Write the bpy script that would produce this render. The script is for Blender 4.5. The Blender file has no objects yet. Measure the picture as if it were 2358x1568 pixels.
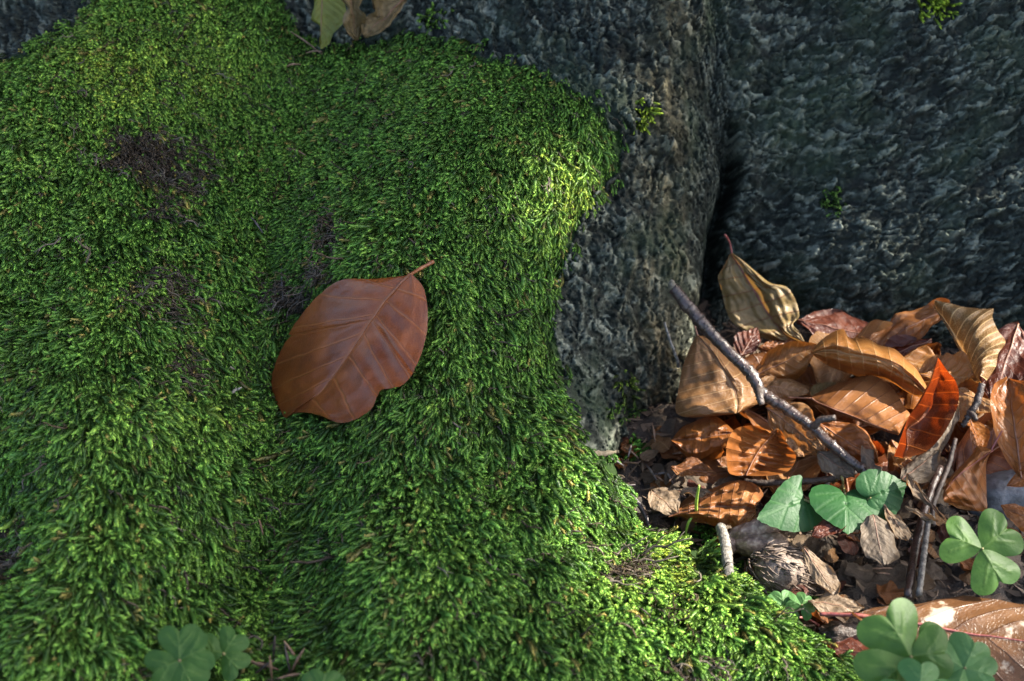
import bpy, bmesh, math, random
import numpy as np
from mathutils import Vector, Matrix
from mathutils.bvhtree import BVHTree

random.seed(7); RNG = np.random.default_rng(11)
SC = bpy.context.scene
COL = SC.collection

# ------------------------------------------------------------------ camera
CAM = np.array([0.0, 0.0, 0.42]); PITCH = math.radians(35); FPX = 3275.0      # photo measured on a 2358 x 1568 grid
FWD = np.array([0, math.cos(PITCH), -math.sin(PITCH)]); UPV = np.array([0, math.sin(PITCH), math.cos(PITCH)]); RGT = np.array([1.0, 0, 0])
cd = bpy.data.cameras.new('camera'); co = bpy.data.objects.new('camera', cd); COL.objects.link(co)
co.location = CAM; co.rotation_euler = (math.pi/2-PITCH, 0, 0)
cd.sensor_width = 36; cd.lens = 50; cd.clip_start = 0.01; cd.clip_end = 200
cd.dof.use_dof = True; cd.dof.focus_distance = 0.592; cd.dof.aperture_fstop = 14.0
SC.camera = co
# ------------------------------------------------------------------ light
SUN = np.array([0.80, 0.10, 0.76]); SUN /= np.linalg.norm(SUN)
w = bpy.data.worlds.new('World'); SC.world = w; w.use_nodes = True
nt = w.node_tree; sky = nt.nodes.new('ShaderNodeTexSky'); sky.sky_type = 'NISHITA'; sky.sun_disc = False
sky.dust_density = 3.0; sky.ozone_density = 0.6; sky.sun_elevation = math.asin(SUN[2]); sky.sun_rotation = math.atan2(SUN[0], SUN[1])
nt.links.new(sky.outputs[0], nt.nodes['Background'].inputs[0]); nt.nodes['Background'].inputs[1].default_value = 0.13
sl = bpy.data.lights.new('sun', 'SUN'); sl.energy = 5.0; sl.angle = math.radians(0.6); sl.color = (1.0, 0.93, 0.80)
so = bpy.data.objects.new('sun', sl); COL.objects.link(so); so.rotation_euler = Vector(SUN).to_track_quat('Z', 'Y').to_euler()
SC.view_settings.view_transform = 'Standard'; SC.view_settings.look = 'None'; SC.view_settings.gamma = 1; SC.view_settings.exposure = 2.35

# ------------------------------------------------------------------ placing helpers
def ray(px, py):
    t = -(py-784)/FPX
    d = FWD + UPV*t + RGT*((px-1179)/FPX)
    return d/np.linalg.norm(FWD+UPV*t)
def P(px, py, d): return CAM + ray(px, py)*d
def PZ(px, py, z):
    r = ray(px, py); return CAM + r*((z-CAM[2])/r[2])
def proj(pts):
    q = np.asarray(pts)-CAM; dep = q@FWD
    return 1179+FPX*(q@RGT)/dep, 784-FPX*(q@UPV)/dep
def camvec(r, u, c):
    v = RGT*r+UPV*u-FWD*c; return v/np.linalg.norm(v)
def sstep(a, b, x):
    t = np.clip((np.asarray(x, float)-a)/(b-a), 0, 1); return t*t*(3-2*t)

# ------------------------------------------------------------------ noise (numpy)
def _h(ix, iy, s):
    n = (ix.astype(np.int64)*374761393 + iy.astype(np.int64)*668265263 + s*974634533) & 0xffffffff
    n = ((n ^ (n >> 13))*1274126177) & 0xffffffff
    return ((n ^ (n >> 16)) & 0xffffff)/float(0xffffff)
def vnoise(x, y, s=0):
    x = np.asarray(x, float); y = np.asarray(y, float)
    ix = np.floor(x).astype(int); iy = np.floor(y).astype(int); fx = x-ix; fy = y-iy
    def g(i, j):
        a = _h(ix+i, iy+j, s)*2*math.pi
        return np.cos(a)*(fx-i)+np.sin(a)*(fy-j)
    ux = fx**3*(fx*(fx*6-15)+10); uy = fy**3*(fy*(fy*6-15)+10)
    return ((g(0,0)*(1-ux)+g(1,0)*ux)*(1-uy)+(g(0,1)*(1-ux)+g(1,1)*ux)*uy)*1.4
def fbm(x, y, o=4, s=0, g=0.5):
    r = 0; a = 1; f = 1
    for k in range(o): r = r+a*vnoise(x*f+k*17.3, y*f-k*9.1, s+k); a *= g; f *= 2.03
    return r
def worley(x, y, s=0):
    ix = np.floor(x).astype(int); iy = np.floor(y).astype(int)
    f1 = np.full(x.shape, 9.0); f2 = np.full(x.shape, 9.0); cid = np.zeros(x.shape)
    for i in (-1, 0, 1):
        for j in (-1, 0, 1):
            cx = ix+i; cy = iy+j
            d = np.hypot(cx+_h(cx, cy, s)-x, cy+_h(cx, cy, s+5)-y); idv = _h(cx, cy, s+9)
            c = d < f1
            f2 = np.where(c, f1, np.minimum(f2, d)); cid = np.where(c, idv, cid); f1 = np.where(c, d, f1)
    return f1, f2, cid

# ------------------------------------------------------------------ materials
def mat(name):
    m = bpy.data.materials.new(name); m.use_nodes = True; n = m.node_tree
    return m, n, n.nodes['Principled BSDF']
def nd(n, t, **k):
    o = n.nodes.new(t)
    for a, v in k.items():
        if a == 'inp':
            for i, x in v.items(): o.inputs[i].default_value = x
        else: setattr(o, a, v)
    return o
def ramp(n, fac, stops):
    r = nd(n, 'ShaderNodeValToRGB'); e = r.color_ramp.elements
    while len(e) < len(stops): e.new(0.5)
    for x, (p, c) in zip(e, stops): x.position = p; x.color = (*c, 1)
    n.links.new(fac, r.inputs[0]); return r.outputs[0]
def noise_n(n, scale, detail=4, vec=None, rough=0.55, dist=0.0):
    o = nd(n, 'ShaderNodeTexNoise', inp={'Scale': scale, 'Detail': detail, 'Roughness': rough, 'Distortion': dist})
    if vec is not None: n.links.new(vec, o.inputs['Vector'])
    return o.outputs[0]
def math_n(n, op, a, b=None, c=None):
    o = nd(n, 'ShaderNodeMath', operation=op)
    for i, x in enumerate((a, b, c)):
        if x is None: continue
        if isinstance(x, (int, float)): o.inputs[i].default_value = x
        else: n.links.new(x, o.inputs[i])
    return o.outputs[0]
def mix_n(n, fac, a, b, mode='MIX'):
    o = nd(n, 'ShaderNodeMix', data_type='RGBA', blend_type=mode)
    for i, x in ((0, fac), (6, a), (7, b)):
        if isinstance(x, (int, float)): o.inputs[i].default_value = x
        elif isinstance(x, tuple): o.inputs[i].default_value = (*x, 1)
        else: n.links.new(x, o.inputs[i])
    return o.outputs[2]
def bump_n(n, h, strength, dist):
    b = nd(n, 'ShaderNodeBump', inp={'Strength': strength, 'Distance': dist}); n.links.new(h, b.inputs['Height']); return b.outputs[0]
def coords(n): return nd(n, 'ShaderNodeTexCoord').outputs['Object']

def bark_material():
    m, n, b = mat('bark'); oc = coords(n)
    fl = nd(n, 'ShaderNodeAttribute', attribute_name='flake').outputs['Fac']
    ms = nd(n, 'ShaderNodeAttribute', attribute_name='mossy').outputs['Fac']
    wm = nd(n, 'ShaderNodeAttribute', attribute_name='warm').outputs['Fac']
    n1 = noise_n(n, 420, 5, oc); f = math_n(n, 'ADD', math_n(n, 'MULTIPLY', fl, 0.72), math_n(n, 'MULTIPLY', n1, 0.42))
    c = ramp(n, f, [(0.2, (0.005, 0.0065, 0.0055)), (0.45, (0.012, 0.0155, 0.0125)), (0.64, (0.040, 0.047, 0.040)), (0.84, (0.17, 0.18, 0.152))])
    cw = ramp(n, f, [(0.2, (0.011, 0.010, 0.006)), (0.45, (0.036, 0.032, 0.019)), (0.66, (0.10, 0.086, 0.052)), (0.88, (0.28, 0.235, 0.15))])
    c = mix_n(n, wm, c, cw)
    stain = ramp(n, noise_n(n, 14, 5, oc), [(0.32, (0.62, 0.68, 0.66)), (0.68, (1.02, 1.04, 0.97))]); c = mix_n(n, 1.0, c, stain, 'MULTIPLY')
    alg = ramp(n, noise_n(n, 22, 4, oc), [(0.5, (0, 0, 0)), (0.72, (1, 1, 1))])
    c = mix_n(n, math_n(n, 'MULTIPLY', alg, 0.55), c, (0.035, 0.058, 0.030))
    br = nd(n, 'ShaderNodeAttribute', attribute_name='bare').outputs['Fac']
    und = mix_n(n, br, (0.016, 0.036, 0.007), mix_n(n, noise_n(n, 260, 4, oc), (0.012, 0.010, 0.010), (0.062, 0.052, 0.047)))
    c = mix_n(n, ms, c, und)
    n.links.new(c, b.inputs['Base Color']); b.inputs['Roughness'].default_value = 0.7; b.inputs['Specular IOR Level'].default_value = 0.2
    n.links.new(bump_n(n, noise_n(n, 900, 5, oc), 0.9, 0.0011), b.inputs['Normal'])
    return m
def ground_material():
    m, n, b = mat('humus'); oc = coords(n)
    c = ramp(n, noise_n(n, 130, 8, oc), [(0.3, (0.008, 0.006, 0.004)), (0.52, (0.026, 0.018, 0.012)), (0.72, (0.075, 0.052, 0.034))])
    n.links.new(c, b.inputs['Base Color']); b.inputs['Roughness'].default_value = 0.85
    n.links.new(bump_n(n, noise_n(n, 500, 6, oc), 0.9, 0.002), b.inputs['Normal'])
    return m
def moss_material(inst=True):
    m, n, b = mat('moss' if inst else 'moss_tuft')
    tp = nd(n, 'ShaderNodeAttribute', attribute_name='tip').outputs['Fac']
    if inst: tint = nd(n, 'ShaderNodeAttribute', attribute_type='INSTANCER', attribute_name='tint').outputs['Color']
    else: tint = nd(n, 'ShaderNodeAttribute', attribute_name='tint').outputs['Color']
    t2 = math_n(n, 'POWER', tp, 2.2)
    c = mix_n(n, 1.0, tint, ramp(n, t2, [(0.0, (0.34, 0.30, 0.26)), (0.5, (0.95, 0.95, 0.9)), (1.0, (3.4, 2.7, 2.1))]), 'MULTIPLY')  # pale tips, brown bases; top light and shade in the gaps painted in too
    n.links.new(c, b.inputs['Base Color']); b.inputs['Roughness'].default_value = 0.40
    b.inputs['Specular IOR Level'].default_value = 0.25
    tr = nd(n, 'ShaderNodeBsdfTranslucent'); n.links.new(c, tr.inputs[0])
    mx = nd(n, 'ShaderNodeMixShader'); mx.inputs[0].default_value = 0.16
    n.links.new(b.outputs[0], mx.inputs[1]); n.links.new(tr.outputs[0], mx.inputs[2])
    n.links.new(mx.outputs[0], n.nodes['Material Output'].inputs[0])
    return m
NS = {}
def leaf_material(name, c0, c1, c2, vein, veinmix=0.6, N=8.0, sweep=2.2, rough=0.42, trans=0.25, blotch=None, transcol=None, spec=0.32, coat=0.0):
    """dry leaf: three-tone mottling, side veins computed from the leaf's own length/width coordinates"""
    NS[name] = (N, sweep)
    m, n, b = mat(name); oc = coords(n)
    uv = nd(n, 'ShaderNodeUVMap', uv_map='uv').outputs[0]
    sp = nd(n, 'ShaderNodeSeparateXYZ'); n.links.new(uv, sp.inputs[0]); u, v = sp.outputs[0], sp.outputs[1]
    av = math_n(n, 'ABSOLUTE', v)
    wob = math_n(n, 'MULTIPLY', math_n(n, 'SUBTRACT', noise_n(n, 60, 2, oc), 0.5), 0.25)
    q = math_n(n, 'ADD', math_n(n, 'SUBTRACT', math_n(n, 'MULTIPLY', u, N), math_n(n, 'MULTIPLY', math_n(n, 'POWER', av, 1.15), sweep)), wob)
    dv = math_n(n, 'ABSOLUTE', math_n(n, 'SUBTRACT', math_n(n, 'FRACT', math_n(n, 'ADD', q, 0.5)), 0.5))
    side = ramp(n, math_n(n, 'ADD', dv, math_n(n, 'MULTIPLY', av, 0.02)), [(0.02, (1, 1, 1)), (0.075, (0, 0, 0))])
    mid = ramp(n, av, [(0.015, (1, 1, 1)), (0.06, (0, 0, 0))])
    vm = math_n(n, 'MAXIMUM', side, mid)
    f = noise_n(n, 55, 6, oc, 0.6, 0.4)
    c = ramp(n, f, [(0.28, c0), (0.52, c1), (0.75, c2)])
    web = nd(n, 'ShaderNodeTexVoronoi', feature='DISTANCE_TO_EDGE', inp={'Scale': 900}); n.links.new(oc, web.inputs['Vector'])
    wl = ramp(n, web.outputs[0], [(0.0, (1, 1, 1)), (0.09, (0, 0, 0))])
    c = mix_n(n, math_n(n, 'MULTIPLY', wl, 0.45*veinmix), c, vein)
    c = mix_n(n, math_n(n, 'MINIMUM', math_n(n, 'MULTIPLY', vm, veinmix*1.35), 0.9), c, vein)
    spk = ramp(n, noise_n(n, 210, 3, oc), [(0.66, (0, 0, 0)), (0.74, (1, 1, 1))])
    c = mix_n(n, math_n(n, 'MULTIPLY', spk, 0.55), c, tuple(x*0.35 for x in c0))
    if blotch:
        bl = ramp(n, noise_n(n, blotch[0], 5, oc, 0.6), [(blotch[1], (0, 0, 0)), (blotch[1]+0.05, (1, 1, 1))])
        c = mix_n(n, math_n(n, 'MULTIPLY', bl, 0.85), c, blotch[2])
    n.links.new(c, b.inputs['Base Color']); b.inputs['Roughness'].default_value = rough; b.inputs['Specular IOR Level'].default_value = spec
    h = math_n(n, 'ADD', math_n(n, 'MULTIPLY', vm, 0.8), math_n(n, 'ADD', math_n(n, 'MULTIPLY', wl, 0.18), math_n(n, 'MULTIPLY', noise_n(n, 350, 4, oc), 0.7)))
    bn = bump_n(n, h, 0.55, 0.0007); n.links.new(bn, b.inputs['Normal']); b.inputs['Coat Weight'].default_value = coat; b.inputs['Coat Roughness'].default_value = 0.32
    tr = nd(n, 'ShaderNodeBsdfTranslucent')
    n.links.new(mix_n(n, 1.0, c, transcol or (1.5, 1.1, 0.7), 'MULTIPLY'), tr.inputs[0])
    mx = nd(n, 'ShaderNodeMixShader'); mx.inputs[0].default_value = trans
    n.links.new(b.outputs[0], mx.inputs[1]); n.links.new(tr.outputs[0], mx.inputs[2])
    n.links.new(mx.outputs[0], n.nodes['Material Output'].inputs[0])
    return m
def wood_material(name, c0, c1, c2, scale=300, rough=0.45, bstr=0.7, stretch=(1, 1, 1), axis=None):
    m, n, b = mat(name); oc = coords(n)
    mp = nd(n, 'ShaderNodeMapping'); n.links.new(oc, mp.inputs[0]); mp.inputs['Scale'].default_value = stretch
    c = ramp(n, noise_n(n, scale, 6, mp.outputs[0]), [(0.3, c0), (0.5, c1), (0.72, c2)])
    n.links.new(c, b.inputs['Base Color']); b.inputs['Roughness'].default_value = rough
    hh = noise_n(n, scale*2.5, 5, mp.outputs[0])
    if axis is not None:                               # fine rings across the twig and scattered dark lenticels
        dt = nd(n, 'ShaderNodeVectorMath', operation='DOT_PRODUCT'); n.links.new(oc, dt.inputs[0]); dt.inputs[1].default_value = axis
        rg = nd(n, 'ShaderNodeTexNoise', noise_dimensions='1D', inp={'Scale': 700.0, 'Detail': 2.0}); n.links.new(math_n(n, 'ADD', dt.outputs['Value'], math_n(n, 'MULTIPLY', hh, 0.0012)), rg.inputs['W'])
        ringv = ramp(n, rg.outputs[0], [(0.60, (0, 0, 0)), (0.66, (1, 1, 1))])
        vo = nd(n, 'ShaderNodeTexVoronoi', inp={'Scale': 420.0}); n.links.new(oc, vo.inputs['Vector'])
        spk = ramp(n, vo.outputs['Distance'], [(0.16, (1, 1, 1)), (0.24, (0, 0, 0))])
        c = mix_n(n, math_n(n, 'MULTIPLY', math_n(n, 'MAXIMUM', ringv, spk), 0.7), c, (0.012, 0.010, 0.010)); n.links.new(c, b.inputs['Base Color'])
        hh = math_n(n, 'ADD', math_n(n, 'MULTIPLY', hh, 0.6), math_n(n, 'MULTIPLY', math_n(n, 'MAXIMUM', ringv, spk), 0.8))
    n.links.new(bump_n(n, hh, bstr, 0.0006), b.inputs['Normal'])
    return m
def green_material(name, c0, c1, vein, trans=0.3):
    m, n, b = mat(name); oc = coords(n)
    vn = nd(n, 'ShaderNodeAttribute', attribute_name='vein').outputs['Fac']
    c = ramp(n, noise_n(n, 120, 5, oc), [(0.32, c0), (0.68, c1)])
    c = mix_n(n, math_n(n, 'MULTIPLY', vn, 0.45), c, vein)
    n.links.new(c, b.inputs['Base Color']); b.inputs['Roughness'].default_value = 0.5; b.inputs['Specular IOR Level'].default_value = 0.25
    n.links.new(bump_n(n, math_n(n, 'ADD', vn, noise_n(n, 700, 3, oc)), 0.35, 0.0005), b.inputs['Normal'])
    tr = nd(n, 'ShaderNodeBsdfTranslucent'); n.links.new(mix_n(n, 1.0, c, (1.3, 1.5, 0.5), 'MULTIPLY'), tr.inputs[0])
    mx = nd(n, 'ShaderNodeMixShader'); mx.inputs[0].default_value = trans
    n.links.new(b.outputs[0], mx.inputs[1]); n.links.new(tr.outputs[0], mx.inputs[2])
    n.links.new(mx.outputs[0], n.nodes['Material Output'].inputs[0])
    return m

M = {}
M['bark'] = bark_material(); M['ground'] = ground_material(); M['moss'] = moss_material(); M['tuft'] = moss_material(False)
M['hero'] = leaf_material('russet_leaf', (0.0801, 0.0170, 0.0043), (0.1569, 0.0387, 0.0071), (0.2483, 0.0679, 0.0107), (0.2860, 0.0929, 0.0257), 0.42, N=9, sweep=3.5, rough=0.33, trans=0.12, spec=0.30, coat=0.32)
M['tan'] = leaf_material('tan_leaf', (0.1085, 0.0504, 0.0169), (0.1793, 0.0867, 0.0323), (0.2491, 0.1341, 0.0572), (0.2923, 0.1814, 0.0907), 0.6, N=9, rough=0.40)
M['ochre'] = leaf_material('ochre_leaf', (0.1134, 0.0404, 0.0075), (0.1998, 0.0780, 0.0158), (0.2808, 0.1222, 0.0285), (0.32, 0.18, 0.07), 0.5, N=10, rough=0.42)
M['olive'] = leaf_material('olive_leaf', (0.095, 0.066, 0.022), (0.17, 0.118, 0.046), (0.25, 0.185, 0.105), (0.1284, 0.0540, 0.0264), 0.45, N=8, blotch=(75, 0.62, (0.11, 0.055, 0.02)))
M['orange'] = leaf_material('orange_leaf', (0.1069, 0.0343, 0.0072), (0.1825, 0.0627, 0.0136), (0.2462, 0.1019, 0.0280), (0.099, 0.035, 0.010), 0.45, N=8, rough=0.36, trans=0.3)
M['brown'] = leaf_material('brown_leaf', (0.0902, 0.0320, 0.0097), (0.1661, 0.0640, 0.0188), (0.2497, 0.1096, 0.0375), (0.107, 0.038, 0.016), 0.5, N=10, sweep=2.6, rough=0.40)
M['red'] = leaf_material('red_leaf', (0.0465, 0.0118, 0.0037), (0.0930, 0.0236, 0.0068), (0.1488, 0.0422, 0.0118), (0.2325, 0.0794, 0.0186), 0.6, N=9, rough=0.42, trans=0.42, transcol=(1.9, 0.9, 0.4))
M['maroon'] = leaf_material('maroon_leaf', (0.0285, 0.0072, 0.0040), (0.0577, 0.0143, 0.0075), (0.0998, 0.0292, 0.0140), (0.112, 0.042, 0.028), 0.4, N=8, rough=0.38)
M['beige'] = leaf_material('beige_leaf', (0.089, 0.058, 0.033), (0.148, 0.103, 0.063), (0.205, 0.152, 0.098), (0.089, 0.053, 0.027), 0.5, N=7, rough=0.55)
M['grey'] = leaf_material('grey_leaf', (0.050, 0.035, 0.022), (0.094, 0.069, 0.047), (0.149, 0.114, 0.079), (0.060, 0.040, 0.025), 0.5, N=7, rough=0.6)
M['striped'] = leaf_material('striped_leaf', (0.0799, 0.0382, 0.0119), (0.1182, 0.0612, 0.0187), (0.1521, 0.0842, 0.0298), (0.40, 0.27, 0.125), 0.95, N=10, sweep=3.4, rough=0.45)
M['blotched'] = leaf_material('blotched_leaf', (0.061, 0.026, 0.010), (0.103, 0.047, 0.019), (0.140, 0.070, 0.031), (0.052, 0.021, 0.010), 0.5, N=7, rough=0.34, blotch=(48, 0.60, (0.48, 0.40, 0.31)))
M['withered'] = leaf_material('withered_leaf', (0.0567, 0.0405, 0.0146), (0.1053, 0.0729, 0.0284), (0.1782, 0.1215, 0.0567), (0.0600, 0.0360, 0.0180), 0.4, N=6, rough=0.6, trans=0.15)
M['topolive'] = leaf_material('yellow_olive_leaf', (0.0788, 0.0892, 0.0126), (0.1260, 0.1365, 0.0189), (0.1785, 0.1785, 0.0315), (0.0840, 0.0490, 0.0140), 0.3, N=7, blotch=(110, 0.66, (0.18, 0.08, 0.02)))
M['twig'] = wood_material('twig_bark', (0.013, 0.009, 0.008), (0.034, 0.019, 0.015), (0.078, 0.058, 0.050), 420, 0.30, 0.9, axis=(.64,-.57,-.5))
M['greytwig'] = wood_material('grey_twig_bark', (0.0270, 0.0243, 0.0216), (0.1170, 0.1062, 0.0900), (0.2700, 0.2520, 0.2205), 600, 0.6, 0.9)
M['darktwig'] = wood_material('dark_twig_bark', (0.0112, 0.0084, 0.0070), (0.0350, 0.0231, 0.0182), (0.0840, 0.0595, 0.0490), 450, 0.5, 0.9)
M['pale'] = wood_material('broken_wood', (0.0619, 0.0470, 0.0272), (0.1188, 0.0990, 0.0668), (0.1609, 0.1436, 0.1089), 500, 0.7)
M['stalk'] = wood_material('dry_stalk', (0.0960, 0.0360, 0.0210), (0.1560, 0.0660, 0.0360), (0.2160, 0.1080, 0.0600), 300, 0.5)
M['rib'] = wood_material('russet_rib', (0.09, 0.028, 0.010), (0.15, 0.050, 0.018), (0.21, 0.080, 0.03), 300, 0.5)
M['redstalk'] = wood_material('reddish_stalk', (0.0910, 0.0210, 0.0210), (0.1540, 0.0350, 0.0315), (0.2240, 0.0700, 0.0490), 300, 0.5)
M['needle'] = wood_material('dry_needle', (0.0675, 0.0338, 0.0188), (0.1425, 0.0788, 0.0450), (0.2400, 0.1500, 0.0900), 500, 0.5)
M['needledark'] = wood_material('grey_needle', (0.0240, 0.0208, 0.0240), (0.0680, 0.0560, 0.0560), (0.1760, 0.1520, 0.1360), 500, 0.45)
M['husk'] = wood_material('beechnut_husk', (0.0375, 0.0240, 0.0180), (0.0975, 0.0675, 0.0488), (0.2025, 0.1575, 0.1200), 420, 0.6)
M['cupule'] = wood_material('woody_shell', (0.0575, 0.0331, 0.0229), (0.1785, 0.1085, 0.0765), (0.3825, 0.2805, 0.2040), 380, 0.5)
M['clover'] = green_material('clover_leaf', (0.0210, 0.0612, 0.0087), (0.0454, 0.1031, 0.0158), (0.0786, 0.1398, 0.0306))
M['cloverlight'] = green_material('pale_clover_leaf', (0.0433, 0.1156, 0.0325), (0.0723, 0.1590, 0.0506), (0.1084, 0.1951, 0.0650), 0.35)
M['heart'] = green_material('heart_leaf', (0.0102, 0.0489, 0.0120), (0.0179, 0.0681, 0.0179), (0.0426, 0.1022, 0.0341), 0.25)
M['stem'] = wood_material('green_stem', (0.0960, 0.0720, 0.0240), (0.1440, 0.1200, 0.0360), (0.2040, 0.1800, 0.0600), 300, 0.5)
M['sprout'] = wood_material('sprout_green', (0.1540, 0.2520, 0.0280), (0.2310, 0.3500, 0.0490), (0.3360, 0.4340, 0.1120), 300, 0.45)
M['white'] = wood_material('pale_moss_bit', (0.1500, 0.1260, 0.0900), (0.2280, 0.2040, 0.1620), (0.3000, 0.2760, 0.2280), 300, 0.6)
M['chip'] = wood_material('litter_chip', (0.0350, 0.0210, 0.0126), (0.1120, 0.0700, 0.0420), (0.2380, 0.1750, 0.1120), 260, 0.6)

# ------------------------------------------------------------------ mesh helpers
def mesh_obj(name, verts, faces, m, parent=None, smooth=True, uv=None, attrs=None, origin=None):
    me = bpy.data.meshes.new(name); verts = np.asarray(verts, float)
    if origin is not None: verts = verts-np.asarray(origin)
    me.from_pydata(verts.tolist(), [], [tuple(map(int, f)) for f in faces])
    if smooth: me.polygons.foreach_set('use_smooth', np.ones(len(me.polygons), bool))
    if uv is not None:
        l = me.uv_layers.new(name='uv'); idx = np.empty(len(me.loops), int); me.loops.foreach_get('vertex_index', idx)
        l.data.foreach_set('uv', np.asarray(uv, float)[idx].ravel())
    for k, a in (attrs or {}).items():
        a = np.asarray(a, float)
        if a.ndim == 2: at = me.attributes.new(k, 'FLOAT_COLOR', 'POINT'); at.data.foreach_set('color', np.c_[a, np.ones(len(a))].ravel())
        else: at = me.attributes.new(k, 'FLOAT', 'POINT'); at.data.foreach_set('value', a)
    if m is not None: me.materials.append(m)
    o = bpy.data.objects.new(name, me); COL.objects.link(o)
    if origin is not None and parent is None: o.location = origin
    if parent is not None: o.parent = parent
    return o
def tag(o, label, cat, group=None):
    o['label'] = label; o['category'] = cat
    if group: o['group'] = group
    return o
def thing(name, label, cat, loc, group=None):
    o = bpy.data.objects.new(name, None); COL.objects.link(o); o.location = loc; o.empty_display_size = 0.01
    return tag(o, label, cat, group)
def catmull(pts, n=6):
    p = np.asarray(pts, float)
    if len(p) < 3: return np.array([p[0]+(p[-1]-p[0])*t for t in np.linspace(0, 1, n+1)])
    q = np.vstack([2*p[0]-p[1], p, 2*p[-1]-p[-2]]); out = []
    for i in range(1, len(q)-2):
        for t in np.linspace(0, 1, n, endpoint=False):
            a, b, c, d = q[i-1], q[i], q[i+1], q[i+2]
            out.append(0.5*((2*b)+(-a+c)*t+(2*a-5*b+4*c-d)*t*t+(-a+3*b-3*c+d)*t**3))
    out.append(p[-1]); return np.array(out)
def tube(pts, radii, sides=8, rough=0.0, seed=0, smooth=6, caps=True):
    c = catmull(pts, smooth) if smooth else np.asarray(pts, float)
    n = len(c); r = np.interp(np.linspace(0, 1, n), np.linspace(0, 1, len(radii)), radii)
    tg = np.gradient(c, axis=0); tg /= np.linalg.norm(tg, axis=1)[:, None]+1e-12
    a = np.array([0.31, 0.22, 0.92]); V = []
    rs = np.random.default_rng(seed)
    for i in range(n):
        x = np.cross(tg[i], a); x /= np.linalg.norm(x)+1e-12; y = np.cross(tg[i], x)
        k = np.arange(sides)*2*math.pi/sides
        rr = r[i]*(1+rough*rs.normal(size=sides))
        V.append(c[i]+np.outer(np.cos(k)*rr, x)+np.outer(np.sin(k)*rr, y))
    V = np.vstack(V); F = [(i*sides+j, i*sides+(j+1) % sides, (i+1)*sides+(j+1) % sides, (i+1)*sides+j) for i in range(n-1) for j in range(sides)]
    if caps:
        F.append(tuple(range(sides))[::-1]); F.append(tuple((n-1)*sides+j for j in range(sides)))
    return V, F
def join(parts):
    V = []; F = []; o = 0
    for v, f in parts:
        V.append(v); F += [tuple(i+o for i in x) for x in f]; o += len(v)
    return np.vstack(V), F

# ------------------------------------------------------------------ the tree base (roots, ridge and trunk wall)
A40 = math.radians(40); OO = CAM+FWD*0.62
TU = np.array([1.0, 0, 0]); TV = np.array([0, math.sin(A40), math.cos(A40)]); TW = np.array([0, -math.cos(A40), math.sin(A40)])
def to_uvw(p):
    q = np.asarray(p)-OO; return q@TU, q@TV, q@TW
def from_uvw(u, v, w): return OO+np.multiply.outer(u, TU)+np.multiply.outer(v, TV)+np.multiply.outer(w, TW)
CP = [ # photo position and distance of points on the tree's surface
 (0,-20,.80),(300,120,.715),(600,20,.765),(830,60,.765),(980,130,.715),(300,400,.655),(640,300,.722),(950,350,.655),(1200,330,.645),(1380,360,.652),
 (0,450,.635),(300,700,.582),(120,700,.588),(600,620,.646),(600,900,.610),(820,650,.598),(1050,550,.608),(1250,650,.622),(0,900,.552),(300,1000,.532),(900,950,.552),
 (1180,850,.588),(1290,900,.607),(1080,1100,.552),(1390,1090,.592),(1640,1310,.572),(1930,1570,.532),(1300,1300,.540),(900,1300,.508),(590,1300,.557),(300,1300,.498),
 (5,1272,.556),(300,1560,.478),(0,1560,.472),(900,1560,.484),(600,1560,.508),(1400,1560,.508),(1700,1560,.525),
 (1440,1030,.668),(1450,700,.654),(1450,400,.662),(1450,0,.712),(1560,900,.693),(1560,600,.678),(1560,300,.676),(1560,0,.705),(1200,100,.695),(1250,-100,.72),
 (1700,800,.738),(2000,760,.722),(2000,700,.706),(2000,400,.705),(2000,0,.716),(2000,-400,.74),(2358,720,.692),(2358,400,.686),(2358,0,.705),(1800,300,.715),(1800,600,.715),
 (1660,600,.738),(1640,300,.718),(1640,0,.722),(1500,1150,.69),(1700,1000,.715),(2000,1000,.715),(2300,1000,.715),(1900,1300,.67),(2300,1300,.67),(2200,1560,.62),(1800,1150,.69),
 (-300,0,.82),(-300,450,.66),(-300,900,.575),(-300,1400,.50),(0,1900,.45),(600,1900,.46),(1200,1900,.465),(1800,1900,.50),(2300,1900,.58),(2700,1500,.66),(2700,1000,.72),(2700,700,.68),(2700,300,.675),(2700,-100,.70),
 (0,-350,.90),(600,-350,.86),(1200,-350,.78),(1600,-400,.765),(2400,-400,.73)]
cpw = np.array([P(*c) for c in CP]); cu, cv, cw = to_uvw(cpw)
def _k(r2): return np.where(r2 > 1e-12, 0.5*r2*np.log(np.maximum(r2, 1e-12)), 0)
_n = len(cu); _K = _k((cu[:, None]-cu)**2+(cv[:, None]-cv)**2)+np.eye(_n)*2e-5
_Pm = np.c_[np.ones(_n), cu, cv]; _A = np.block([[_K, _Pm], [_Pm.T, np.zeros((3, 3))]])
_S = np.linalg.solve(_A, np.r_[cw, 0, 0, 0])
def tps(u, v):
    s = u.shape; u = u.ravel(); v = v.ravel(); out = np.empty(len(u))
    for i in range(0, len(u), 40000):
        a = u[i:i+40000]; b = v[i:i+40000]
        out[i:i+40000] = _k((a[:, None]-cu)**2+(b[:, None]-cv)**2)@_S[:_n]+_S[_n]+_S[_n+1]*a+_S[_n+2]*b
    return out.reshape(s)
EDGE = [(1305,1010,.60),(1370,1090,.592),(1440,1200,.588),(1610,1302,.574),(1765,1435,.555),(1920,1570,.535),(2120,1780,.50)]
eu, ev, _ = to_uvw(np.array([P(*e) for e in EDGE]))
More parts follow.
